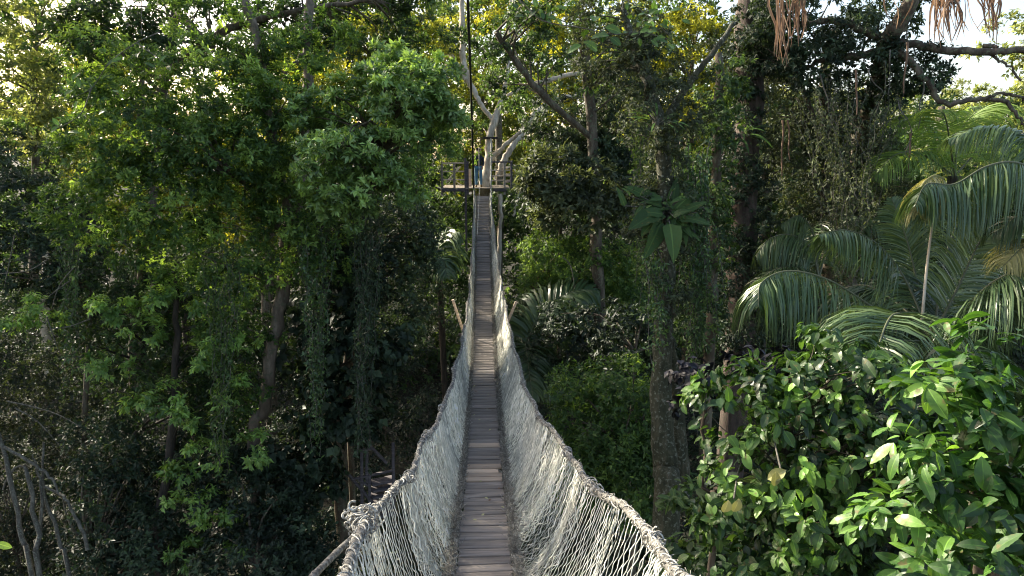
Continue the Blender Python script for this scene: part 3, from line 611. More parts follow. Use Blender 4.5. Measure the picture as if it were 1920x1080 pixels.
palm("palm_tree", "tall palm at the right edge with a huge arching frond over the lower palm", (2050, 430, d + .4), [
    dict(p=[(2050, 420, d), (1985, 345, d), (1910, 306, d), (1850, 312, d), (1790, 345, d), (1738, 345, d - .1), (1716, 385, d - .2)], L=.85, n=110, droop=1.1, tone=.5, hang=1),
    dict(p=[(2050, 420, d), (2000, 330, d + .6), (1930, 262, d + .9), (1850, 240, d + 1), (1780, 260, d + 1.1)], L=.8, n=80, droop=.9, tone=.55),
    dict(p=[(2050, 420, d), (1980, 400, d + .2), (1920, 400, d + .2), (1860, 440, d + .3)], L=.7, n=60, droop=.9, tone=.35),
    dict(p=[(2050, 430, d), (1985, 450, d), (1925, 460, d), (1880, 500, d)], L=.6, n=50, droop=.8, tone=.6, dry=True)])
tag(bpy.data.objects[-1]) if False else None
mb = MB(); rg = np.random.default_rng(5); frond(mb, ats([(1768, 335, 9), (1750, 330, 8.9), (1728, 350, 8.8), (1722, 400, 8.8)]), .65, n=60, droop=1.6, tone=.6, rng=rg, wd=.022, hang=1)
tag(mb.build("sunlit_dry_frond", [M['palmdry_sunlit'], M['palmdry_sunlit']]), "withered frond with sunlight painted into its straw yellow, drooping from the top of the pale bare stalk", "palm frond")
d = 14
palm("palm_tree", "smaller palm with drooping grey-green fronds between the dark vine-covered trunk and the large palm", (1535, 520, d), [
    dict(p=[(1535, 520, d), (1520, 465, d), (1480, 440, d), (1440, 450, d), (1418, 480, d)], L=.9, n=70, droop=1.2, tone=.55, hang=1),
    dict(p=[(1535, 520, d), (1525, 440, d + .3), (1500, 405, d + .3), (1465, 420, d + .3)], L=.8, n=60, droop=1.1, tone=.6, hang=1),
    dict(p=[(1535, 520, d), (1560, 440, d + .4), (1600, 410, d + .4), (1650, 430, d + .4)], L=.8, n=50, droop=.9, tone=.45),
    dict(p=[(1535, 520, d), (1480, 500, d - .3), (1430, 520, d - .3), (1400, 560, d - .3)], L=.7, n=50, droop=1, tone=.3)], stem_r=.1)
d = 13
palm("palm_tree", "bright backlit palm fronds rising behind the large palm at right", (1790, 330, 14), [
    dict(p=[(1790, 330, 14), (1760, 260, 14), (1720, 220, 14), (1670, 235, 14)], L=.8, n=60, droop=.7, tone=.8),
    dict(p=[(1790, 330, 14), (1800, 250, 14), (1840, 205, 14), (1890, 205, 14)], L=.9, n=60, droop=.7, tone=.8),
    dict(p=[(1790, 330, 14), (1730, 290, 13.5), (1680, 290, 13), (1640, 330, 13)], L=.8, n=60, droop=.9, tone=.65),
    dict(p=[(1790, 330, 14), (1850, 270, 14), (1910, 260, 14), (1960, 300, 14)], L=.8, n=60, droop=.8, tone=.65),
    dict(p=[(1790, 330, 14), (1780, 260, 13), (1770, 215, 12.5), (1745, 205, 12)], L=.7, n=50, droop=.6, tone=.75)], mtl='bright')
d = 21.5
palm("palm_tree", "dark palm with one long frond reaching right, beside the bridge's right strut", (990, 665, d), [
    dict(p=[(985, 665, d), (1000, 612, d), (1030, 570, d), (1080, 545, d), (1120, 545, d)], L=1.35, n=36, wd=.085, droop=.75, tone=.45, nrm=(0, -.5, 1)),
    dict(p=[(985, 665, d), (975, 620, d + 1.5), (975, 590, d + 1.5), (990, 550, d + 1.5)], L=1.1, n=36, wd=.07, droop=.6, tone=.35),
    dict(p=[(985, 670, d), (1010, 672, d - .3), (1030, 690, d - .5), (1055, 740, d - .6)], L=1.25, n=40, wd=.06, droop=.9, tone=.3),
    dict(p=[(985, 670, d), (985, 645, d - .8), (990, 680, d - 1.5), (1000, 750, d - 1.9)], L=1.1, n=40, wd=.05, droop=.8, tone=.3),
    dict(p=[(985, 670, d), (965, 645, d), (955, 665, d), (965, 710, d)], L=.8, n=36, wd=.06, droop=.7, tone=.5)], stem_r=.1)
d = 22
palm("palm_tree", "small dark palm left of the bridge below the far platform", (825, 520, d), [
    dict(p=[(825, 520, d), (822, 470, d), (835, 440, d), (858, 436, d)], L=1.0, n=36, wd=.07, droop=.8, tone=.55),
    dict(p=[(825, 520, d), (820, 480, d), (790, 480, d), (765, 505, d)], L=.9, n=36, wd=.07, droop=.9, tone=.4),
    dict(p=[(825, 520, d), (815, 490, d - .8), (830, 485, d - 1.3), (838, 520, d - 1.5)], L=.8, n=36, wd=.07, droop=.9, tone=.35)], stem_r=.1)
d = 19
palm("palm_tree", "small shaded palm half hidden in the crown of the big left tree", (340, 520, d), [
    dict(p=[(340, 520, d), (330, 470, d), (350, 445, d), (390, 450, d)], L=.8, n=30, wd=.07, droop=.8, tone=.6),
    dict(p=[(340, 520, d), (310, 480, d), (280, 480, d), (250, 500, d)], L=.8, n=30, wd=.07, droop=.9, tone=.4)], stem_r=.1)

# ------------------------------------------------------------------ the big trees
# large tree left of the bridge
tree("broadleaf_tree", "large leafy tree on the left with pale lower trunk forking into dark limbs", "tree",
     [[(475, 860, 15.5, 0.122), (495, 770, 15.3, 0.130), (507, 660, 15.1, 0.137), (530, 550, 15, 0.151), (543, 440, 15, 0.173), (556, 380, 15, 0.158), (565, 300, 15.3, 0.115), (575, 170, 15.5, 0.108), (577, 60, 15.7, 0.101), (590, -60, 16, .11)],
      [(543, 450, 15, 0.122), (505, 410, 14.7, 0.086), (470, 360, 14.5, 0.065), (440, 330, 14.2, 0.036)],
      [(548, 420, 15, 0.115), (525, 330, 14.6, 0.108), (505, 230, 14.3, 0.101), (492, 130, 14.2, 0.094), (475, 50, 14.2, 0.094), (440, -30, 14.2, 0.094)],
      [(577, 100, 15.6, 0.050), (540, 130, 15.2, 0.043), (510, 190, 14.8, 0.036)]],
     [(240, 240, 13.5, 125, 80, 1.0), (380, 170, 13.8, 115, 90, 1.0), (170, 300, 13.2, 70, 60, .8), (400, 300, 13.6, 120, 90, 1), (300, 380, 13.6, 120, 70, .9), (470, 230, 14.6, 80, 120, .8), (300, 450, 14, 110, 60, .8), (200, 130, 14.4, 70, 60, .8), (490, 250, 13.6, 60, 110, .6), (560, 180, 14.6, 50, 120, .6), (540, 400, 14.2, 70, 50, .5), (590, 60, 15, 70, 60, .8), (470, 60, 13.8, 50, 50, .5), (440, 420, 14, 70, 60, .6), (500, 330, 14.3, 50, 60, .4), (555, 470, 14.2, 45, 45, .3), (470, 500, 14.4, 60, 50, .5), (400, 540, 14.5, 70, 50, .5), (610, 460, 14.6, 60, 60, .5), (150, 400, 13.6, 60, 60, .6), (350, 30, 15, 60, 30, .5), (490, 620, 14.6, 26, 40, .2), (470, 730, 14.8, 28, 40, .2), (420, 640, 14.8, 40, 50, .4)],
     760, .36, 13, 7, .12, lm='bright', tone=.48, tvar=.24, frac=.13, bm='barkwarm', limb_r=.02)
tree("broadleaf_tree", "glossy dark green tree with leaf rosettes left of the overhead cable", "tree",
     [[(655, 800, 18, .08), (660, 560, 17.8, .08), (690, 440, 16.5, .07), (715, 330, 14.5, .05), (730, 240, 13.8, .035)]],
     [(650, 300, 12.6, 80, 75, .9), (750, 200, 13, 95, 80, .9), (795, 240, 13.3, 60, 65, .8), (690, 345, 13.2, 110, 50, .8), (690, 190, 13.3, 80, 60, .8), (750, 345, 13.8, 50, 35, .6), (620, 250, 13.6, 60, 60, .7), (780, 140, 13.6, 80, 40, .8), (610, 370, 13.4, 50, 45, .6), (845, 260, 14.5, 22, 60, .4), (600, 330, 13.0, 40, 30, .4), (815, 180, 13.0, 45, 40, .5), (660, 400, 13.6, 50, 28, .4), (730, 120, 14, 50, 30, .5), (590, 200, 13.8, 36, 30, .4)],
     300, .24, 11, 8, .145, lm='gloss', tone=.7, shell=.3, droop=.1, tvar=.14, frac=.4, Wf=.4)
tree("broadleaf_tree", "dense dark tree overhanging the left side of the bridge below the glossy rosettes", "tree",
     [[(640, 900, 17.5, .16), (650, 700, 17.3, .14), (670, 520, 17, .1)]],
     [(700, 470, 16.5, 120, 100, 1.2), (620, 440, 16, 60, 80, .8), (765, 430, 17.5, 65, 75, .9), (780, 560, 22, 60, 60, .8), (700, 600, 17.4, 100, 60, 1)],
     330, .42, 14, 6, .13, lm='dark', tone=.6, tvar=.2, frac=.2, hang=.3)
# top of frame canopy
tree("canopy_tree", "tree whose dark boughs close the top of the view left of the cable", "tree",
     [[(250, 700, 19, .12), (280, 450, 19, .12), (300, 200, 19, .12), (330, 20, 18.5, .12), (350, -120, 18, .1)], [(330, 20, 18.5, .1), (360, 50, 17.5, .08), (400, 90, 17, .06)], [(300, 150, 19, .1), (420, 60, 18, .1), (560, 20, 17.5, .07), (700, 0, 17, .05)]],
     [(190, 50, 16.5, 75, 50, .8), (130, 90, 18, 60, 50, .8), (420, 20, 18, 60, 25, .7), (360, -20, 16.5, 100, 30, .8), (560, 60, 19, 70, 80, 1), (700, 60, 19, 100, 70, 1.2), (620, 0, 18, 200, 40, 1), (790, 70, 20, 70, 60, 1), (150, 20, 17, 60, 60, .8), (320, 80, 17, 60, 35, .6)],
     210, .5, 16, 6, .16, lm='leaf', tone=.22, frac=.35)
tree("canopy_tree", "small-leaved tree with dark boughs closing the top of the view right of the cable", "tree",
     [[(1130, 800, 22, .2), (1120, 500, 22, .2), (1110, 250, 22, .18), (1090, 40, 21, .15)], [(1110, 260, 22, .1), (1010, 170, 21, .1), (930, 60, 20, .08)]],
     [(930, 60, 21, 55, 70, 1), (1020, 110, 22, 80, 60, 1), (1150, 90, 21, 90, 80, 1.2), (1050, 20, 19, 120, 40, 1), (960, 160, 22, 55, 45, .7), (1230, 120, 20, 60, 60, .8)],
     120, .5, 16, 6, .17, lm='leaf', tone=.28, frac=.35)
# pale tree that carries the platform
tree("platform_tree", "pale-barked tree with forking limbs that carries the far wooden platform", "tree",
     [[(905, 600, 33, 0.246), (905, 450, 33, 0.246), (908, 380, 32.6, 0.262), (909, 352, 32, 0.295), (913, 320, 32, 0.221), (916, 290, 32, 0.180), (918, 258, 32, 0.172), (928, 225, 32, 0.164), (940, 190, 32, 0.139), (950, 150, 32, 0.107), (955, 80, 32, 0.082), (958, 0, 32, 0.057)],
      [(936, 640, 31.2, 0.098), (936, 500, 31.2, 0.098), (938, 420, 31.2, 0.098), (938, 364, 31.2, 0.107)],
      [(962, 405, 31.5, 0.057), (970, 375, 31.5, 0.057), (975, 350, 31.6, 0.049), (985, 300, 31.8, 0.041)],
      [(918, 305, 32, 0.123), (935, 283, 31.6, 0.107), (955, 265, 31.3, 0.098), (975, 249, 31, 0.074), (1000, 225, 30.8, 0.049)],
      [(935, 330, 32.2, 0.164), (948, 296, 32.2, 0.156), (965, 266, 32.4, 0.139), (980, 252, 32.6, 0.115), (1000, 215, 32.8, 0.123), (1030, 193, 33, 0.123), (1060, 182, 33, 0.098), (1110, 180, 33, 0.066)],
      [(928, 230, 32, 0.082), (905, 200, 32.3, 0.107), (886, 165, 32.5, 0.131), (869, 120, 32.6, 0.156), (868, 70, 32.7, 0.148), (866, 20, 32.8, 0.123), (864, -60, 33, 0.098)],
      [(874, 150, 32.5, 0.123), (855, 120, 32.8, 0.131), (840, 90, 33, 0.107), (826, 70, 33, 0.082), (800, 20, 33, 0.057)],
      [(950, 180, 33, 0.074), (985, 163, 33, 0.123), (1030, 150, 33, 0.123), (1080, 138, 33, 0.098), (1130, 128, 33, 0.057)]],
     [(960, 190, 33.5, 60, 30, 1), (870, 250, 33.8, 55, 50, 1), (960, 120, 35, 70, 60, 1), (800, 150, 35, 70, 100, 1), (1000, 300, 34.5, 50, 60, 1), (906, 298, 30.6, 12, 9, .3), (860, 320, 33.5, 30, 25, .6)],
     90, .6, 12, 6, .2, lm='leaf', bm='barkpale', tone=.5, frac=.3, limb_r=.04)
# dark foliage right of the platform
tree("broadleaf_tree", "dark-crowned tree right of the platform in front of the pale limbs", "tree",
     [[(1130, 760, 26, .1), (1125, 550, 26, .1), (1120, 380, 25, .1), (1110, 250, 24, .08)]],
     [(1080, 230, 23.5, 95, 55, 1.3), (1170, 250, 23.5, 80, 80, 1.3), (1075, 300, 23, 70, 50, 1), (1130, 340, 23, 100, 60, 1.3), (1060, 380, 22.5, 85, 50, 1), (1170, 160, 24, 60, 50, 1)],
     300, .5, 15, 6, .17, lm='dark', tone=.66, tvar=.18, frac=.25)
tree("broadleaf_tree", "olive tree with upright leaf tufts just right of the platform railing", "tree",
     [[(1050, 700, 24, .08), (1050, 480, 24, .07), (1055, 340, 22, .05)]],
     [(1060, 330, 20.5, 75, 45, .9), (1025, 375, 20.5, 45, 40, .8), (1120, 390, 20.5, 80, 45, .9)],
     60, .5, 12, 8, .26, lm='grey', tone=.6, tvar=.15, droop=.1, frac=.2, Wf=.35)
tree("bushy_tree", "sunlit vine-smothered bush beside the bridge below the platform", "bush",
     [], [(1015, 480, 23, 70, 45, 1.2), (1100, 510, 23, 90, 55, 1.2), (1170, 540, 23, 60, 60, 1), (1005, 545, 23.5, 45, 50, 1)],
     230, .46, 16, 6, .14, lm='bright', tone=.55, tvar=.13, frac=.15)
tree("bushy_tree", "very dark thicket between the long palm frond and the mossy trunk", "bush",
     [], [(1120, 620, 19.5, 110, 50, 1.2), (1190, 660, 18, 60, 70, 1), (1060, 650, 20, 60, 50, 1), (1190, 480, 25, 50, 90, 1)],
     120, .55, 16, 6, .17, lm='dark', tone=.35, frac=.2)
tree("bushy_tree", "mid green bush right of the bridge, left of the mossy trunk", "bush",
     [], [(1090, 760, 14.5, 60, 70, 1), (1170, 740, 14, 70, 70, 1), (1150, 840, 13.5, 85, 70, 1), (1100, 880, 13.5, 60, 60, .9), (1200, 900, 13, 60, 80, .9)],
     250, .40, 16, 6, .12, lm='bright', tone=.42, tvar=.14, frac=.15, hang=.3)
# mossy trunk with epiphytes
tree("mossy_tree", "mossy rough-barked tree right of the bridge with broad epiphyte leaves round its trunk", "tree",
     [[(1250, 990, 11, .215), (1248, 880, 11, .195), (1240, 770, 11, .17), (1241, 660, 11, .15), (1248, 560, 11, .13), (1251, 460, 11, .12), (1246, 380, 11.1, .12), (1243, 290, 11.2, .125), (1234, 220, 11.3, .11), (1212, 150, 11.4, .09), (1196, 110, 11.5, .07), (1170, 20, 11.6, .05)],
      [(1243, 240, 11.3, .08), (1262, 200, 11.3, .06), (1300, 145, 11.3, .05), (1340, 95, 11.3, .045), (1380, 40, 11.4, .035)],
      [(1280, 960, 11.4, .13), (1275, 850, 11.4, .14), (1262, 700, 11.3, .10), (1250, 600, 11.1, .06)]],
     [(1180, 120, 11.8, 90, 60, .7), (1240, 300, 11.4, 22, 90, .2), (1150, 40, 12, 80, 50, .7), (1250, 440, 11.0, 34, 50, .25), (1250, 380, 11.1, 50, 30, .25), (1205, 400, 11.2, 40, 60, .3), (1215, 220, 11.2, 50, 60, .4), (1290, 200, 11.4, 50, 60, .4), (1245, 300, 10.95, 24, 60, .15), (1200, 140, 11.3, 50, 50, .3), (1260, 520, 10.85, 24, 60, .12)],
     240, .24, 14, 6, .08, lm='grey', bm='barkmoss', tone=.5, frac=.35, limb_r=.015, sides=14, wob=.012)
def whorl_plant(name, label, cat, c, L, n, Wf=.5, m='big', up=.3, tone=.5, curl=.5, seed=0, group=None, spread=1.2, face=.4, hub=.03):
    rg = np.random.default_rng(seed); P0 = at(*c); th = np.arange(n) * 2.4 + rg.random(n); el = rg.uniform(-.6, .9, n) * spread * .5 + up
    D = np.stack([np.cos(th) * np.cos(el), np.sin(th) * np.cos(el) * .8 - .15, np.sin(el)], -1); N = unit(np.array([0, -face, 1.0]) + .15 * rg.normal(size=(n, 3)))
    st = MB(); P1 = P0 + unit(D) * L * .45
    for k in range(n): tube(st, spline([P0, P0 + D[k] * L * .25 + [0, 0, .04], P1[k]], 6), .006, 5, cap=False)
    tube(st, np.array([P0 - [0, 0, .12], P0 + [0, 0, .1]]), hub, 8)
    lf = MB(); s = L * rg.uniform(.7, 1.15, n); big_leaves(lf, P1, D - np.array([0, 0, .25]), N, s, s * Wf, np.clip(tone + rg.normal(0, .12, n), 0, 1), curl=rg.uniform(.4, 1, n) * curl * 1.5, rng=rg, wave=.05, heart=Wf > .45)
    root = empty(name, P0, label, cat, group); st.build("stems", M['twig'], root, smooth=True); lf.build("leaves", M[m], root, smooth=True); return root
def leaf_pairs(name, label, cat, rows, m, Wf, tone, seed, group=None):
    "leaves given by base and tip points (px, py, px, py, d)"
    rg = np.random.default_rng(seed); P = np.array([at(r[0], r[1], r[4]) for r in rows]); Q = np.array([at(r[2], r[3], r[4] - r[5]) for r in rows]); n = len(P)
    N = unit(-FV + np.array([0, 0, .8]) + rg.normal(0, .25, (n, 3))); L = np.linalg.norm(Q - P, axis=1) * 1.05; lf = MB()
    big_leaves(lf, P, Q - P, N, L, L * np.array([r[6] if len(r) > 6 else Wf for r in rows]), np.clip(tone + rg.normal(0, .12, n), 0, 1), curl=rg.uniform(.1, .7, n), rng=rg, wave=.07, heart=True, rib=.07)
    root = empty(name, P.mean(0), label, cat, group); lf.build("leaves", M[m], root, smooth=True); st = MB(); c = at(1247, 402, 11.0)
    for p in P: tube(st, spline([c, (c + p) / 2 + [0, 0, .04], p], 6), .008, 5, cap=False)
    st.build("stems", M['twig'], root, smooth=True); return root
leaf_pairs("epiphyte", "broad-leaved epiphyte clinging to the mossy trunk at mid height", "epiphyte",
    [(1240, 385, 1178, 343, 10.9, .1), (1240, 396, 1186, 418, 10.8, .5), (1243, 402, 1200, 388, 10.7, .2), (1240, 415, 1212, 482, 10.7, .25), (1256, 420, 1268, 474, 10.6, .45, .42), (1262, 398, 1300, 350, 10.9, 0), (1258, 395, 1272, 335, 11, .1), (1266, 402, 1322, 376, 10.9, .2), (1272, 408, 1332, 408, 10.8, .3), (1235, 408, 1205, 432, 10.8, .3), (1268, 412, 1300, 438, 10.8, .2), (1250, 400, 1232, 352, 11.05, 0), (1262, 405, 1288, 385, 10.6, .2)] + [(1248 + q_[0], 402 + q_[1], 1248 + q_[0] + q_[2], 402 + q_[1] + q_[3], 10.75, .1, .3) for q_ in np.random.default_rng(6).normal(0, 1, (60, 4)) * [30, 20, 15, 15]], 'epi', .42, .5, 3)
whorl_plant("epiphyte", "small spiky epiphyte on the upper mossy trunk", "epiphyte", (1232, 235, 11.0), .35, 16, .12, seed=5, tone=.7, up=.5, m='lime')
whorl_plant("epiphyte", "grassy epiphyte tuft on the side of the dark vine-covered trunk", "epiphyte", (1385, 260, 14.5), .6, 22, .1, seed=6, tone=.5, up=.3)
# hanging vines
def vines(name, label, strands, L, m='leaf', tone=.5, seed=0, step=.05, cat='vine', group=None, Wf=.42, n2=2, rr=.007, jit=.03, wob=.03):
    "strands = [(x0, y0, x1, y1, d)] hanging stems with leaves all along"
    rg = np.random.default_rng(seed); st = MB(); lf = MB(); a0 = at(strands[0][0], strands[0][1], strands[0][4])
    for (x0, y0, x1, y1, d) in strands:
        A, B = at(x0, y0, d), at(x1, y1, d); ln = np.linalg.norm(A - B); k = max(5, int(ln / .25)); P = spline(np.linspace(A, B, k) + rg.normal(0, wob, (k, 3)) * np.array([1, 1, .2]), k * 4); tube(st, P, rr, 4, cap=False)
        if L:
            n = int(ln / step); ix = rg.integers(0, len(P), n); pp = P[ix] + rg.normal(0, jit, (n, 3)); A_ = unit(rg.normal(size=(n, 3)) * [1, 1, .3] + [0, -.3, -.2])
            sprigs(lf, rg, pp, A_, n2, L, Wf, np.full(n, tone), droop=.6, tj=.16)
    root = empty(name, a0, label, cat, group); st.build("stems", M['twig'], root)
    if L: lf.build("leaves", M[m], root)
    return root
rv = np.random.default_rng(77)
vines("hanging_vine", "leafy curtain of creeper strands hanging right of the mossy trunk", [(1305 + rv.normal(0, 22), 250 + rv.uniform(0, 90), 1308 + rv.normal(0, 22), 640 + rv.normal(0, 50), 11.5) for k in range(22)], .085, m='gloss', tone=.42, seed=11, step=.03)
vines("climbing_vine", "creeper with small paired leaves climbing the mossy trunk", [(1235 + rv.normal(0, 12), 470 + rv.uniform(0, 30), 1238 + rv.normal(0, 13), 620 + rv.normal(0, 60), 10.75) for k in range(12)], .08, m='gloss', tone=.5, seed=12, step=.03)
tree("vine_tree", "dark trunk wrapped in dense black-green creepers between mossy trunk and palms", "tree",
     [[(1385, 640, 15, .3), (1390, 500, 15, .28), (1398, 300, 15, .28), (1405, 100, 15, .30), (1412, -80, 15, .30)]],
     [(1392, 600, 14.6, 42, 60, .4), (1395, 520, 14.7, 36, 90, .35), (1400, 380, 14.7, 34, 90, .35), (1395, 250, 14.7, 30, 90, .3), (1440, 60, 15, 20, 60, .3), (1408, 50, 14.6, 36, 70, .25), (1405, 140, 14.65, 34, 50, .25)], 190, .3, 15, 6, .10, lm='dark', bm='barkred', tone=.45, tvar=.12, frac=0, droop=.6)
tree("vine_tree", "leafy column of creepers hanging beside the dark creeper-wrapped trunk", "tree",
     [[(1330, 700, 13, .1), (1335, 500, 13, .1), (1345, 300, 13, .09), (1350, 100, 13, .07)]],
     [(1340, 300, 12.8, 40, 110, .35), (1335, 450, 12.8, 38, 100, .3), (1310, 600, 12.8, 40, 60, .3), (1360, 180, 13, 40, 70, .3)], 85, .26, 12, 6, .12, lm='leaf', tone=.4, frac=.2, droop=.7, limb_r=.012)
tree("vine_tree", "grey-leaved creeper-draped tree left of the large palm", "tree",
     [[(1560, 700, 15.5, .16), (1555, 500, 15.5, .16), (1550, 300, 15.5, .14), (1548, 140, 15.5, .12), (1560, 60, 15.5, .1)],
      [(1552, 300, 15.5, .07), (1520, 210, 15, .05), (1500, 150, 15, .04)]],
     [(1550, 200, 15.2, 45, 80, .5), (1560, 340, 15.2, 45, 80, .5), (1570, 450, 15.2, 60, 60, .5), (1500, 300, 15.4, 40, 100, .4), (1640, 330, 15, 50, 90, .5), (1690, 400, 14, 40, 60, .4), (1620, 230, 15.5, 50, 60, .5), (1450, 180, 15.5, 40, 110, .4)],
     430, .28, 15, 6, .085, lm='grey', tone=.6, tvar=.2, frac=.3, droop=.6, limb_r=.012, hang=.5)
# spreading tree of the upper right
tree("spreading_tree", "spreading dark tree at upper right with crooked bare limbs against the sky", "tree",
     [[(1590, 700, 19, .25), (1590, 500, 19, .25), (1620, 250, 16, .2), (1665, 85, 13.5, .17), (1690, 40, 13, .15), (1720, -30, 12.6, .12)],
      [(1665, 85, 13.5, .1), (1620, 55, 13.4, .08), (1560, 38, 13.4, .06), (1500, 45, 13.4, .04)],
      [(1665, 80, 13.5, .1), (1720, 82, 13.2, .08), (1790, 95, 13, .07), (1850, 98, 12.8, .065), (1935, 94, 12.6, .06), (2010, 90, 12.5, .05)],
      [(1665, 75, 13.5, .1), (1700, 110, 13.2, .07), (1740, 155, 13.1, .055), (1768, 193, 13, .05), (1830, 186, 12.9, .045), (1880, 190, 12.8, .04), (1910, 220, 12.7, .03), (1925, 250, 12.7, .02)],
      [(1850, 98, 12.8, .03), (1880, 115, 12.8, .025), (1915, 150, 12.7, .02)],
      [(1830, 186, 12.9, .035), (1880, 178, 12.8, .03), (1930, 185, 12.8, .025)],
      [(1665, 95, 13.5, .09), (1600, 105, 13.6, .07), (1540, 115, 13.8, .05), (1490, 135, 14, .03)],
      [(1845, 86, 12.9, .04), (1870, 92, 12.8, .04)]],
     [(1500, 30, 13.5, 90, 40, .8), (1600, 80, 13.6, 80, 45, .8), (1530, 120, 13.8, 60, 45, .7), (1680, 20, 13.4, 60, 35, .7), (1700, 150, 13.8, 45, 40, .5), (1450, 90, 14, 50, 60, .6), (1620, 170, 14.4, 50, 30, .5), (1730, 130, 13.3, 40, 40, .3)],
     240, .32, 14, 6, .11, lm='dark', bm='bark', tone=.6, frac=.5, limb_r=.015)
# right-edge sunlit tree
tree("broadleaf_tree", "yellow-green sunlit tree at the right edge below the bare limbs", "tree",
     [[(1960, 600, 24, .2), (1960, 300, 24, .18), (1950, 120, 24, .1)]],
     [(1890, 80, 24, 65, 45, 1), (1900, 190, 24, 80, 60, 1.2), (1850, 230, 25, 70, 50, 1), (1960, 120, 24, 60, 120, 1), (1800, 300, 26, 80, 50, 1)],
     90, .5, 13, 6, .2, lm='pale', tone=.45, frac=.3)
# hanging tassels near the lens, top right
def tassel(label, spots, d, seed, lenr, group="dry tassels hanging at the top right"):
    rg = np.random.default_rng(seed); mb = MB()
    for (px, py1) in spots:
        A = at(px + rg.normal(0, 3), -60, d + rg.normal(0, .04)); B = at(px + rg.normal(0, 5), py1 + rg.normal(0, lenr), d + rg.normal(0, .04)); n = 9
        P = spline(np.linspace(A, B, 4) + rg.normal(0, .022, (4, 3)), n); W = unit(RV + rg.normal(0, .7, 3)) * .008 * rg.uniform(.7, 1.3); w_ = np.array([.5, .8, .9, 1, 1, .9, .7, .4, .05])[:, None]
        q = unit(np.cross(W, [0, 0, 1.0])) * .004
        V = np.stack([P - W * w_, P + q, P + W * w_], 1).reshape(-1, 3); a = np.arange(n - 1)[:, None] * 3 + np.arange(2)[None, :]
        mb.add(V, np.stack([a, a + 1, a + 4, a + 3], -1).reshape(-1, 4), np.full((n - 1) * 2, np.clip(.5 + rg.normal(0, .15), 0, 1)))
    return tag(mb.build("dry_tassel", M['tassel']), label, "tassel", group)
rs = np.random.default_rng(8)
def sp(x0, x1, y, n): return [(rs.uniform(x0, x1), y) for _ in range(n)]
tassel("orange-brown dry tassel hanging leftmost of the tassels at the top", sp(1458, 1476, 105, 15), 5, 1, 10)
tassel("shorter orange dry tassel hanging second from the left at the top", sp(1485, 1507, 75, 15), 5, 2, 8)
tassel("single thin brown strand pair between the left and right dry tassels", [(1682, 60), (1708, 40), (1660, 20), (1630, 5)], 5, 3, 5)
tassel("broad bunch of dry brown tassels hanging at the top right", sp(1752, 1815, 60, 36), 4.8, 4, 22)
tassel("purplish dry tassel hanging nearest the right edge at the top", sp(1842, 1874, 62, 18), 4.8, 5, 14)
def strand(name, label, cat, x0, y0, x1, y1, d, r, wob, seed, group):
    rg = np.random.default_rng(seed); k = max(5, int(abs(y1 - y0) / 18)); P = spline(np.linspace(at(x0, y0, d), at(x1, y1, d), k) + rg.normal(0, wob, (k, 3)) * [1, 1, .2], k * 5)
    mb = MB(); tube(mb, P, np.linspace(r, r * .5, k * 5), 6); tag(mb.build(name, M['tassel' if cat == 'root' else 'twig'], None, smooth=True), label, cat, group)
for q, (a_, lab) in enumerate((((1468, 225, 1466, 330, 14.0), "longest reddish aerial root in the gap right of the dark creeper trunk"), ((1478, 225, 1480, 300, 14.0), "shorter reddish aerial root just right of the longest one"), ((1700, 80, 1695, 175, 12.6), "reddish aerial root hanging from the junction of the spreading tree's limbs"), ((1605, 130, 1607, 215, 12.8), "reddish aerial root hanging below the left limb of the spreading tree"), ((1706, 250, 1705, 320, 12.8), "reddish aerial root hanging low above the large palm"))):
    strand("aerial_root", lab, "root", *a_, .022, .012, 40 + q, "reddish aerial roots")
for q, (a_, lab) in enumerate((((1675, 95, 1660, 180, 12.7), "twisted pale liana dangling from the fork of the spreading tree"), ((1630, 130, 1632, 185, 12.8), "short pale liana dangling left of the spreading tree's fork"), ((1540, 140, 1560, 260, 13.2), "long pale liana dangling over the grey creeper curtain"), ((1690, 180, 1700, 300, 12.8), "pale liana dangling lowest beside the bright backlit palm"), ((1735, 150, 1728, 240, 12.8), "thin pale liana dangling from the descending bare limb"))):
    strand("bare_liana", lab, "vine", *a_, .014, .07, 60 + q, "pale dangling lianas")
rf = np.random.default_rng(91)
for q in range(15):
    y = rf.uniform(5.6, 17); x = rf.uniform(-.24, .24); mb = MB(); a = rf.uniform(0, 6.28); big_leaves(mb, np.array([[x, y, float(deck_z(y)) + .024]]), np.array([[math.cos(a), math.sin(a), .05]]), np.array([[rf.normal(0, .15), rf.normal(0, .15), 1.0]]), np.array([rf.uniform(.04, .075)]), np.array([.03]), np.array([rf.uniform(.2, .9)]), curl=.4, rng=rf, wave=.1)
    tag(mb.build("fallen_leaf", M['old' if q % 3 else 'tassel']), "small dry fallen leaf lying on the walkway planks", "leaf", "fallen leaves on the planks")

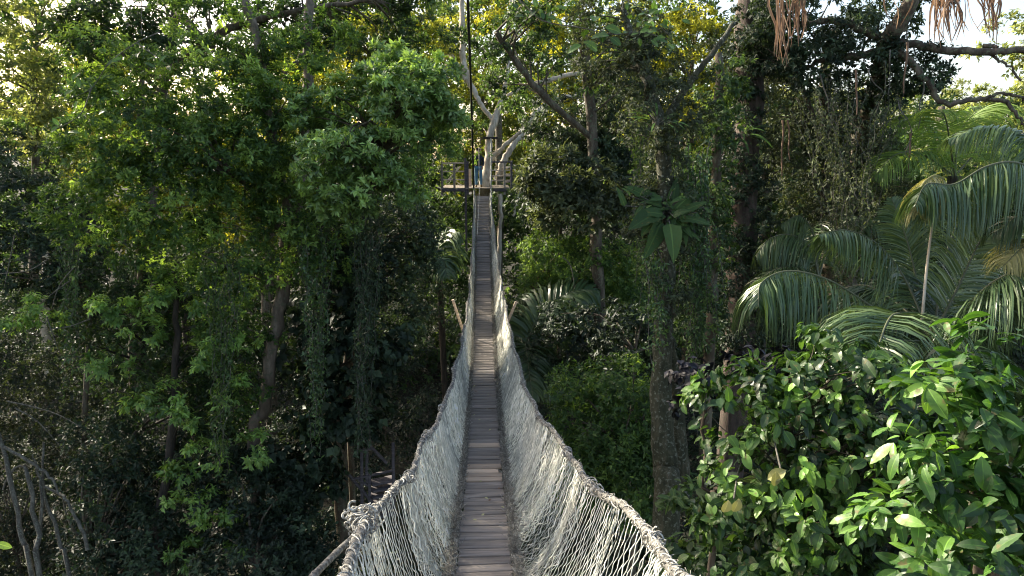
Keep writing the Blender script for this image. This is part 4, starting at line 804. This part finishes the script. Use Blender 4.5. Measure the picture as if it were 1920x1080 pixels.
# ------------------------------------------------------------------ left side masses
tree("bushy_tree", "dark bush of small blue-grey leaves at the left edge, mid height", "bush", [],
     [(40, 380, 17, 100, 80, 1.2), (130, 430, 17, 80, 70, 1), (60, 500, 16.5, 110, 70, 1.2), (170, 540, 17, 60, 60, .8), (30, 300, 18, 70, 50, 1)],
     170, .45, 16, 6, .15, lm='dark', tone=.6, tvar=.2, frac=.2)
SP = [(213, 573), (83, 583), (37, 613), (320, 530), (393, 517), (200, 680), (390, 680), (273, 620), (403, 590), (417, 640), (253, 750), (313, 743), (350, 780), (437, 735), (383, 847), (343, 877), (477, 840), (347, 950), (385, 950), (413, 963), (360, 1043), (440, 1040), (240, 590), (300, 560)]
tree("understorey_tree", "understorey tree with drooping fresh light green shoots below the big left crown", "tree",
     [[(300, 1060, 15, .1), (320, 850, 14.8, .09), (330, 650, 14.6, .07), (330, 520, 14.5, .04)]],
     [(x, y, 14.1, 25, 24, .35) for x, y in SP], 85, .24, 13, 7, .14, bm='barkdark', lm='lime', tone=.66, tvar=.15, frac=.35, droop=.5, limb_r=.008)
tree("understorey_tree", "mid green understorey tree behind the light shoots, left of the pale trunk", "tree",
     [[(250, 1000, 17, .1), (260, 750, 16.6, .08), (280, 560, 16, .05)]],
     [(250, 640, 15.6, 90, 60, 1), (370, 600, 15.8, 80, 90, 1), (310, 720, 15.6, 110, 60, 1), (420, 740, 16, 60, 90, .8), (250, 520, 16, 90, 50, .8), (360, 500, 16, 70, 50, .8)],
     260, .40, 15, 6, .12, bm='barkdark', lm='leaf', tone=.22, tvar=.18, frac=.15, hang=.4)
tree("vine_tree", "tall column smothered by dark heart-shaped creeper leaves left of the bridge", "tree",
     [[(640, 980, 17, .14), (630, 800, 17, .14), (620, 600, 17, .12), (600, 430, 17, .1)]],
     [(620, 520, 16, 55, 70, .8), (660, 650, 15.8, 90, 80, .9), (640, 755, 15.5, 95, 60, .8), (560, 640, 16.2, 50, 90, .8), (555, 880, 15.5, 75, 70, .8)],
     150, .42, 9, 5, .22, lm='dark', tone=.45, tvar=.14, frac=.1, droop=.8, Wf=.75, hang=.4)
tree("bushy_tree", "shadowy bush at the foot of the pale trunk, lower left", "bush", [],
     [(470, 940, 15, 110, 80, 1), (545, 1020, 14.5, 85, 65, .9), (400, 860, 15.6, 90, 60, 1), (480, 1060, 14, 120, 50, 1), (540, 900, 16, 60, 60, 1)],
     220, .42, 15, 6, .13, lm='dark', tone=.36, tvar=.2, frac=.15)
tree("bushy_tree", "dark shrub with hanging foliage between the thin lichened trunks and the light shoots", "bush", [],
     [(210, 830, 15.5, 75, 70, 1), (200, 930, 15, 80, 70, 1), (270, 1000, 14.8, 100, 70, 1), (180, 1050, 14.6, 60, 50, .8), (270, 880, 15.6, 80, 60, .8)],
     200, .40, 15, 6, .13, lm='dark', tone=.5, tvar=.2, frac=.15, hang=.3)
tree("bushy_tree", "shadowy scrub behind the thin lichened trunks in the lower left corner", "bush", [],
     [(40, 700, 18, 110, 60, 1.2), (100, 790, 17.5, 100, 60, 1.2), (30, 880, 18, 90, 90, 1.2), (110, 960, 17.5, 80, 90, 1.2), (30, 1040, 17, 90, 70, 1)],
     220, .5, 14, 6, .12, lm='grey', tone=.1, tvar=.12, frac=.35, limb_r=.02)
# thin lichened trunks, lower left
def slender(label, stems, group="thin lichened trunks at lower left"):
    SEED[0] += 1; rg = np.random.default_rng(SEED[0]); mb = MB(); P0 = None
    for i, t in enumerate(stems):
        P, r = trunk_path(rg, t, n=18, ground=(i == 0), wob=.012); tube(mb, P, r, 8, rough=.05, rng=rg); P0 = P[0] if P0 is None else P0
    root = empty("slender_tree", P0 + np.array([0, 0, .3]), label, "tree", group); mb.build("trunk", M['twig'], root, smooth=True)
slender("leftmost thin lichened trunk leaning left with a long slanting limb", [[(62, 1090, 13, .05), (45, 1020, 13, .048), (30, 950, 13, .045), (18, 890, 13, .042), (4, 835, 13, .038), (-15, 780, 13, .03)], [(8, 838, 13, .03), (50, 862, 13, .03), (86, 886, 13, .028), (102, 905, 13, .025), (107, 925, 13, .02)]])
slender("thin lichened trunk with an arching top, second from the left corner", [[(77, 1090, 13, .05), (72, 1010, 13, .048), (62, 950, 13, .043), (54, 895, 13, .038), (44, 874, 13, .028), (20, 885, 13, .02), (5, 920, 13, .014)]])
slender("thin forked lichened trunk bending right with an elbow limb, third from the left corner", [[(132, 1090, 13.4, .04), (115, 1030, 13.4, .038), (98, 970, 13.4, .034), (84, 925, 13.4, .03), (80, 880, 13.4, .024), (83, 830, 13.4, .02)], [(80, 914, 13.4, .026), (103, 922, 13.4, .026), (122, 934, 13.3, .026), (135, 955, 13.3, .03), (150, 985, 13.3, .034), (165, 1030, 13.3, .036)]])
slender("straightest thin lichened trunk rising beside the arching one", [[(74, 1090, 13.2, .035), (76, 1000, 13.2, .033), (79, 920, 13.2, .028), (68, 880, 13.2, .02), (60, 850, 13.2, .014)]])
def canes(name, label, paths, r, cat="branch", group=None):
    rg = np.random.default_rng(abs(hash(len(paths) * 7)) % 99); mb = MB()
    for p in paths: tube(mb, spline(ats(p), 24), np.linspace(r, r * .4, 24), 5, cap=False)
    return tag(mb.build(name, M['twig'], None, smooth=True), label, cat, group)
for lab, pth in (("pale bare cane sweeping to the left edge at mid height", [(88, 488, 14.5), (50, 508, 14.5), (-10, 514, 14.5)]),
                 ("pale upright bare twig at the left edge above the sweeping cane", [(28, 440, 14.5), (18, 490, 14.5), (8, 540, 14.5)]),
                 ("pale bare cane curving down beside the highest light shoot", [(140, 500, 14.3), (112, 535, 14.3), (96, 580, 14.3)]),
                 ("long pale cane slanting down to the left edge below the curved one", [(155, 512, 14.3), (105, 545, 14.3), (55, 590, 14.3), (-5, 650, 14.3)]),
                 ("pale cane running level under the left light shoots", [(170, 598, 14), (130, 612, 14), (95, 617, 14)]),
                 ("thin bare cane bending down below the left light shoots", [(88, 595, 14), (100, 630, 14), (108, 655, 14)]),
                 ("long arched pale cane above the thin lichened trunks", [(12, 752, 13.5), (60, 762, 13.5), (110, 778, 13.5), (150, 800, 13.5)]),
                 ("lower arched pale cane ending in the dark shrub", [(28, 765, 13.5), (70, 790, 13.5), (118, 842, 13.5)]),
                 ("pale liana arching through the sunlit bush right of the bridge", [(1055, 482, 19), (1068, 495, 19), (1074, 515, 19), (1077, 540, 19)])):
    canes("bare_cane", lab, [pth], .016, "cane")

# ------------------------------------------------------------------ background walls of forest, each crown a tree of its own
bgt = [  # label, d, blobs, mat, tone, ncl, leaf, trunk px
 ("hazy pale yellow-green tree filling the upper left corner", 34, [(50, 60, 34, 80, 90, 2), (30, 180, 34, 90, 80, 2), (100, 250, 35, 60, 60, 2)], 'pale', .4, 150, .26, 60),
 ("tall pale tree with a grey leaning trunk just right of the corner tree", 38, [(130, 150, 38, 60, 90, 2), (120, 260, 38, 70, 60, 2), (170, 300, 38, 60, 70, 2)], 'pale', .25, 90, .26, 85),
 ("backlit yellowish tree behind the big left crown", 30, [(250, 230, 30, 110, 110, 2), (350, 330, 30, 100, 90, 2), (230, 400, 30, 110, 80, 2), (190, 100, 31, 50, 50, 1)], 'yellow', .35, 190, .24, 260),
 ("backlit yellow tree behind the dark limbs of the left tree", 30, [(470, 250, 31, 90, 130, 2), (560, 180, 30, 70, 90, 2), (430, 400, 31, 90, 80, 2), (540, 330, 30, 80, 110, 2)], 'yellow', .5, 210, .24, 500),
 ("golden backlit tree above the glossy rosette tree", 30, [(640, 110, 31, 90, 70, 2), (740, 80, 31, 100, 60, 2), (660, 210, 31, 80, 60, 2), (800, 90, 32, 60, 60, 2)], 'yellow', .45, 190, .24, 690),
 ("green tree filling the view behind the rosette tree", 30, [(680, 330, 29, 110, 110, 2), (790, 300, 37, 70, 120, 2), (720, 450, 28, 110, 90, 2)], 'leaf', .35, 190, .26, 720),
 ("tree with scattered backlit gold leaves directly behind the platform", 42, [(880, 250, 42, 70, 110, 3), (960, 230, 42, 80, 120, 3), (850, 120, 42, 60, 70, 2), (920, 330, 41, 110, 60, 2)], 'yellow', .35, 210, .3, 900),
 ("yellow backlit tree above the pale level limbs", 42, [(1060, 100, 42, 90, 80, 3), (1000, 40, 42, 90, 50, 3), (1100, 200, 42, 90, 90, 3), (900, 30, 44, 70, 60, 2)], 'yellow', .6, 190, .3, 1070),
 ("green tree below and behind the platform", 36, [(860, 430, 35, 80, 60, 2), (960, 410, 38, 80, 60, 2), (1050, 420, 35, 80, 60, 2), (820, 490, 33, 60, 60, 2)], 'leaf', .35, 170, .26, 930),
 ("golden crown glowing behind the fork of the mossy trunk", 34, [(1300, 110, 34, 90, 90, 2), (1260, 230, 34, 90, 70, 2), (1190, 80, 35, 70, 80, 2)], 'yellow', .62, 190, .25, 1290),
 ("green tree behind the mossy trunk at mid height", 32, [(1200, 330, 32, 100, 90, 2), (1300, 340, 32, 90, 90, 2), (1230, 440, 30, 110, 80, 2), (1330, 500, 30, 90, 90, 2)], 'leaf', .4, 210, .25, 1260),
 ("olive tree behind the dark creeper-wrapped trunk", 32, [(1420, 120, 32, 80, 110, 2), (1450, 280, 31, 80, 90, 2), (1430, 420, 30, 80, 90, 2)], 'grey', .6, 170, .24, 1430),
 ("sunlit green tree beyond the hanging grey creepers", 32, [(1520, 250, 32, 80, 60, 2), (1600, 320, 32, 90, 60, 2), (1560, 430, 30, 110, 90, 2)], 'bright', .45, 190, .25, 1560),
 ("sunlit green tree beyond the large palm", 30, [(1720, 290, 32, 90, 50, 2), (1700, 400, 29, 110, 80, 2), (1830, 330, 29, 100, 60, 2), (1840, 450, 27, 110, 80, 2)], 'bright', .3, 230, .25, 1760),
 ("dark tree closing the view behind the small palm fronds", 25, [(1480, 560, 24, 110, 90, 2), (1620, 600, 24, 110, 90, 2), (1760, 560, 23, 110, 90, 2), (1880, 560, 22, 90, 120, 2)], 'dark', .35, 230, .24, 1600),
]
for (lab, dd, bl, mt, tn, nc, LL, tx) in bgt:
    tree("forest_tree", lab, "tree", [[(tx, 620, dd + 1, .25), (tx + 8, 400, dd + 1, .22), (tx + 4, 200, dd + 1, .16), (tx + 10, max(60, min(b[1] for b in bl)), dd + 1, .06)]], bl, nc, .85, 14, 6, LL, lm=mt, tone=tn, tvar=.18, frac=.2, limb_r=.05, group="background forest trees", shell=.35, bm='barkpale' if tx == 85 else 'bark')
# tall thick stands further back, one mass
def mass(name, label, cat, blobs, ncl, rc, nsp, nl, L, lm, tone, seed, **kw):
    rg = np.random.default_rng(seed); mb = MB(); foliage(mb, rg, blobs, ncl, rc, nsp, nl, L, tone=tone, **kw)
    return tag(mb.build(name, M[lm]), label, cat, None, 'stuff')
rb = np.random.default_rng(4)
bl = []
for k in range(34):
    px_ = -150 + k * 66; top = -40 if px_ < 1480 else 215
    if 250 < px_ < 520: top = 60
    for y in range(top, 700, 75): bl.append((px_ + rb.normal(0, 20), y + rb.uniform(0, 50), rb.uniform(50, 62) - (y - 100) * .02, 62, 60, 4))
mass("distant_forest", "far wall of forest closing the view behind all the trees", "forest", bl, 3400, 1.7, 12, 6, .5, 'leaf', .35, 31)
bl = [(1380 + k * 60 + rb.normal(0, 15), 205 + rb.normal(0, 8), 85, 50, 26, 6) for k in range(11)]
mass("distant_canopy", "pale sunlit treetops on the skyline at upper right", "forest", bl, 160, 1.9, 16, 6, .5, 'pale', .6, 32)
bl = []
for k in range(30):
    px_ = -150 + k * 76
    for (y, d_) in ((560, 34), (640, 27), (720, 24), (800, 22.5), (880, 21), (960, 20), (1040, 19), (1110, 18)):
        if 860 < px_ < 960 and y > 900: d_ += 2
        bl.append((px_ + rb.normal(0, 18), y + rb.normal(0, 15), d_ + rb.uniform(-1, 2), 58, 46, 1.6))
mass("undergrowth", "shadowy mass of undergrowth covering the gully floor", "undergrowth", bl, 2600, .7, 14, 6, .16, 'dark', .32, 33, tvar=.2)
# leafy ground cover
rg = np.random.default_rng(34); n = 90000; x = rg.uniform(-34, 34, n); y = 3 + 52 * rg.random(n) ** .8; z = ground_z(x, y) + rg.exponential(.5, n)
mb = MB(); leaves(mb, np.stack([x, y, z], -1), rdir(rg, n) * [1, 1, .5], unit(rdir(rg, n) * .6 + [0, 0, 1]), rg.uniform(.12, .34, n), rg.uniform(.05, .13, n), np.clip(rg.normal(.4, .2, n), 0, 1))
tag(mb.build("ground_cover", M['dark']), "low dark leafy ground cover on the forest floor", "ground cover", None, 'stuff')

# ------------------------------------------------------------------ near broad-leaved bushes, lower right
tree("broad_leaved_bush", "big-leaved bush with hanging oval leaves in the lower right, beside the mossy trunk", "bush",
     [[(1500, 1250, 5.0, .05), (1480, 1050, 4.9, .04), (1470, 880, 4.8, .03), (1500, 720, 4.7, .02)]],
     [(1390, 750, 4.7, 90, 70, .35), (1500, 720, 4.7, 100, 60, .35), (1570, 660, 4.6, 50, 50, .25), (1420, 870, 4.6, 90, 80, .35), (1540, 850, 4.5, 110, 90, .4), (1650, 760, 4.5, 90, 80, .35), (1400, 990, 4.6, 70, 60, .3), (1520, 980, 4.4, 110, 70, .35), (1660, 900, 4.4, 90, 90, .4), (1640, 700, 4.5, 60, 40, .3), (1400, 1070, 4.6, 90, 40, .3), (1560, 1080, 4.3, 100, 50, .3)],
     240, .14, 6, 4, .095, lm='big', tone=.55, tvar=.22, frac=.7, droop=.75, big=True, Wf=.5, limb_r=.006, wob=.01)
tree("broad_leaved_bush", "nearer bush of long ribbed bright green leaves filling the lower right corner", "bush",
     [[(1850, 1400, 3.6, .045), (1840, 1100, 3.5, .035), (1820, 900, 3.4, .025), (1810, 700, 3.3, .014)]],
     [(1830, 640, 3.3, 55, 45, .18), (1760, 720, 3.3, 80, 50, .22), (1880, 730, 3.2, 80, 70, .22), (1780, 820, 3.2, 90, 60, .25), (1900, 870, 3.1, 80, 80, .25), (1800, 950, 3.1, 100, 70, .25), (1700, 1000, 3.2, 80, 60, .22), (1850, 1060, 3.0, 110, 60, .25), (1920, 980, 3, 60, 90, .2), (1700, 860, 3.4, 60, 50, .2)],
     70, .11, 5, 4, .13, lm='near', tone=.42, tvar=.2, frac=.8, droop=.6, big=True, Wf=.40, limb_r=.006, wob=.008)
tree("broad_leaved_bush", "shaded dark leaves inside the lower right bushes", "bush",
     [[(1700, 1300, 4.9, .04), (1700, 1050, 4.9, .03), (1700, 850, 4.9, .02)]],
     [(1700, 850, 5.0, 150, 90, .35), (1850, 900, 4.2, 120, 120, .3), (1500, 900, 5.3, 150, 120, .3), (1650, 1020, 4.8, 200, 70, .3), (1850, 750, 4.6, 90, 60, .3)],
     75, .22, 7, 4, .16, lm='dark', tone=.55, tvar=.15, frac=.4, droop=.6, big=True, Wf=.48, limb_r=.005)
tree("purple_shrub", "cluster of blackish-purple glossy leaves between the mossy trunk and the bush", "shrub",
     [[(1330, 1200, 5.6, .03), (1320, 900, 5.5, .02), (1320, 740, 5.4, .012)]],
     [(1310, 700, 5.2, 40, 30, .2), (1380, 685, 5.3, 60, 22, .2), (1300, 770, 5.2, 28, 60, .2), (1470, 680, 5.3, 50, 22, .2)],
     20, .14, 5, 4, .085, lm='purple', tone=.55, tvar=.2, frac=.6, droop=.7, big=True, Wf=.55, limb_r=.004)
tree("low_shrub", "low leafy shrub at the foot of the mossy trunk beside the hand rope", "shrub", [],
     [(1300, 1040, 7.5, 60, 50, .4), (1370, 1010, 8, 60, 50, .4), (1290, 950, 9.5, 40, 30, .4), (1400, 1080, 7, 80, 40, .4)],
     50, .25, 9, 5, .15, lm='leaf', tone=.4, tvar=.15, frac=.3, droop=.5, big=True, Wf=.42, limb_r=.006)
# yellowing leaf pairs
def leafset(name, label, cat, spots, m, tone, L, Wf=.5, group=None, seed=0, twig=None, hang=True):
    rg = np.random.default_rng(seed); mb = MB(); n = len(spots); P = ats(spots); 
    D = unit(np.array([0, 0, -1.0 if hang else .1]) + rg.normal(0, .35, (n, 3)) * [1, .4, 1]); N = unit(-FV + np.array([0, 0, .6]) + rg.normal(0, .2, (n, 3)))
    s = np.array(L) * rg.uniform(.8, 1.15, n); D = D if hang else unit(rg.normal(size=(n, 3)) * [1, .5, .7]); big_leaves(mb, P, D, N, s, s * Wf, np.clip(tone + rg.normal(0, .1, n), 0, 1), curl=.35, rng=rg, wave=.05)
    root = empty(name, P[0], label, cat, group); mb.build("leaves", M[m], root, smooth=True)
    if twig: tb = MB(); [tube(tb, spline(ats(t), 20), np.linspace(.007, .003, 20), 5) for t in twig]; tb.build("twig", M['twig'], root, smooth=True)
leafset("yellowed_sprig", "two pairs of yellowed hanging leaves on the front of the lower right bush", "sprig", [(1455, 885, 4.1), (1474, 882, 4.1), (1366, 938, 4.15), (1386, 935, 4.15)], 'old', .5, .12, .5, seed=2, twig=[[(1464, 880, 4.12), (1450, 820, 4.4), (1440, 780, 4.7)], [(1376, 935, 4.16), (1385, 880, 4.5), (1400, 850, 4.7)]])
rt_ = np.random.default_rng(21)
leafset("leafy_branch", "near thin branch with large pale green leaves crossing the top centre", "branch", [(1113, 40, 6), (1135, 52, 6), (1108, 72, 6), (1130, 80, 6), (1090, 85, 6), (1145, 70, 6), (1100, 55, 6), (1120, 95, 6)] + [(1225 + rt_.normal(0, 32), 38 + rt_.normal(0, 26), 6 + rt_.normal(0, .15)) for _ in range(46)] + [(1010 + rt_.normal(0, 40), 25 + rt_.normal(0, 16), 6.2) for _ in range(18)], 'big', .62, [.15] * 8 + [.085] * 64, .55, seed=3, hang=False,
        twig=[[(930, -40, 6.4), (985, 10, 6.3), (1020, 40, 6.2), (1090, 52, 6), (1150, 65, 6), (1200, 60, 6), (1260, 75, 6)], [(1130, -30, 6.1), (1190, 10, 6), (1260, 70, 6)]])
leafset("leafy_branch", "near bent pale twig with grey-green leaves crossing the upper left", "branch", [(135, 150, 8), (150, 165, 8), (120, 178, 8), (145, 190, 8), (165, 150, 8), (210, 170, 8), (225, 165, 8), (110, 235, 8), (95, 248, 8), (150, 250, 8), (165, 262, 8), (230, 110, 8), (200, 125, 8), (260, 100, 8), (270, 118, 8), (320, 130, 8), (300, 115, 8), (185, 215, 8)], 'big', .6, .13, .4, seed=4, hang=False,
        twig=[[(300, 60, 8.2), (256, 80, 8.1), (205, 118, 8), (172, 165, 8), (130, 185, 8)], [(172, 165, 8), (150, 215, 8), (100, 245, 8)], [(266, -40, 8.2), (265, 65, 8.2)], [(256, 80, 8.1), (320, 125, 8)]])
leafset("leafy_branch", "single bright green leaf poking in at the left edge near the bottom", "leaf", [(-8, 1018, 2.6), (-40, 1040, 2.6)], 'lime', .8, .075, .4, seed=9, hang=False, twig=[[(-120, 1080, 2.7), (-60, 1040, 2.65), (-8, 1020, 2.6)]])

tree("canopy_tree", "unseen tall forest tree added at the far left to block the sun", "tree",  # unseen tree, added to shade the bridge and near bush
     [[(-250, 900, 15, .3), (-250, 300, 15, .28), (-230, -200, 15, .22), (-200, -500, 15, .1)]],
     [(-350, -150, 15, 170, 110, 1.6), (-150, -260, 14, 170, 90, 1.6), (-50, -420, 13, 150, 90, 1.5), (-350, 200, 16, 120, 150, 1.5)],
     200, .6, 14, 6, .18, lm='leaf', tone=.4, frac=.2)

tree("canopy_tree", "unseen tall forest tree added beside the viewpoint to shade the lower left", "tree",  # unseen tree, added to keep skylight off the lower left
     [[(-900, 700, 6, .25), (-900, 0, 6, .22), (-900, -600, 7, .12)]],
     [(-900, -350, 7.5, 420, 170, 1.8), (-1500, 0, 6, 420, 300, 1.8), (-1200, 500, 6, 300, 220, 1.6)], 170, .6, 14, 6, .2, lm='leaf', tone=.4, frac=.15)

# forest trees added beyond the frame on the sun side to block the sun
for (lab, px_, y0, dd, nn, sc) in (("tall forest tree added above the upper left corner to block the sun", -90, -180, 27, 230, 1.0), ("unseen tall forest tree added beyond the left edge to block the sun", -330, 60, 23, 240, 1.0), ("unseen broad forest tree added far left to block the sun", -800, 100, 16, 220, 1.0)):
    tree("canopy_tree", lab, "tree", [[(px_, 700, dd, .3), (px_, 100, dd, .28), (px_ - 40, -400, dd, .12)]],
         [(px_, y0, dd, 200, 110, 2.2), (px_ - 130, y0 - 150, dd, 190, 120, 2.2), (px_ + 150, y0 - 180, dd, 190, 110, 2.2), (px_, y0 - 330, dd, 230, 120, 2.2)] + ([(px_, 350, dd, 200, 150, 1.8)] if px_ < 0 else []), nn, .8, 14, 6, .24, lm='leaf', tone=.4, frac=.1)

rc_ = np.random.default_rng(55)
def curtain(label, x0, x1, y0, y1, d, n, m, tone, seed, L=.10):
    vines("hanging_vine", label, [(rc_.uniform(x0, x1), y0 + rc_.normal(0, 25), rc_.uniform(x0, x1) * .3 + (x0 + x1) * .35, y1 + rc_.normal(0, 50), d + rc_.normal(0, .25)) for _ in range(n)], L, m=m, tone=tone, seed=seed, step=.04, wob=.05, rr=.005)
curtain("dark leafy vine curtain falling from the crown just left of the bridge", 640, 720, 380, 780, 14.6, 16, 'dark', .7, 71, .11)
curtain("grey-green vine curtain hanging right beside the pale forked trunk", 560, 630, 430, 760, 14.2, 14, 'gloss', .3, 72)
curtain("mid green vine curtain hanging below the middle of the big left crown", 380, 460, 480, 800, 13.9, 14, 'leaf', .45, 73)
curtain("sparse vine curtain hanging at the far left below the pale corner tree", 90, 170, 330, 640, 14.8, 14, 'gloss', .3, 74)
curtain("thin vine strands hanging in front of the dark crown right of the platform", 1180, 1215, 200, 520, 12.5, 10, 'leaf', .5, 75)
curtain("grey creeper strands hanging from the spreading tree over the small palm", 1480, 1700, 180, 470, 13.2, 34, 'grey', .7, 76, .085)
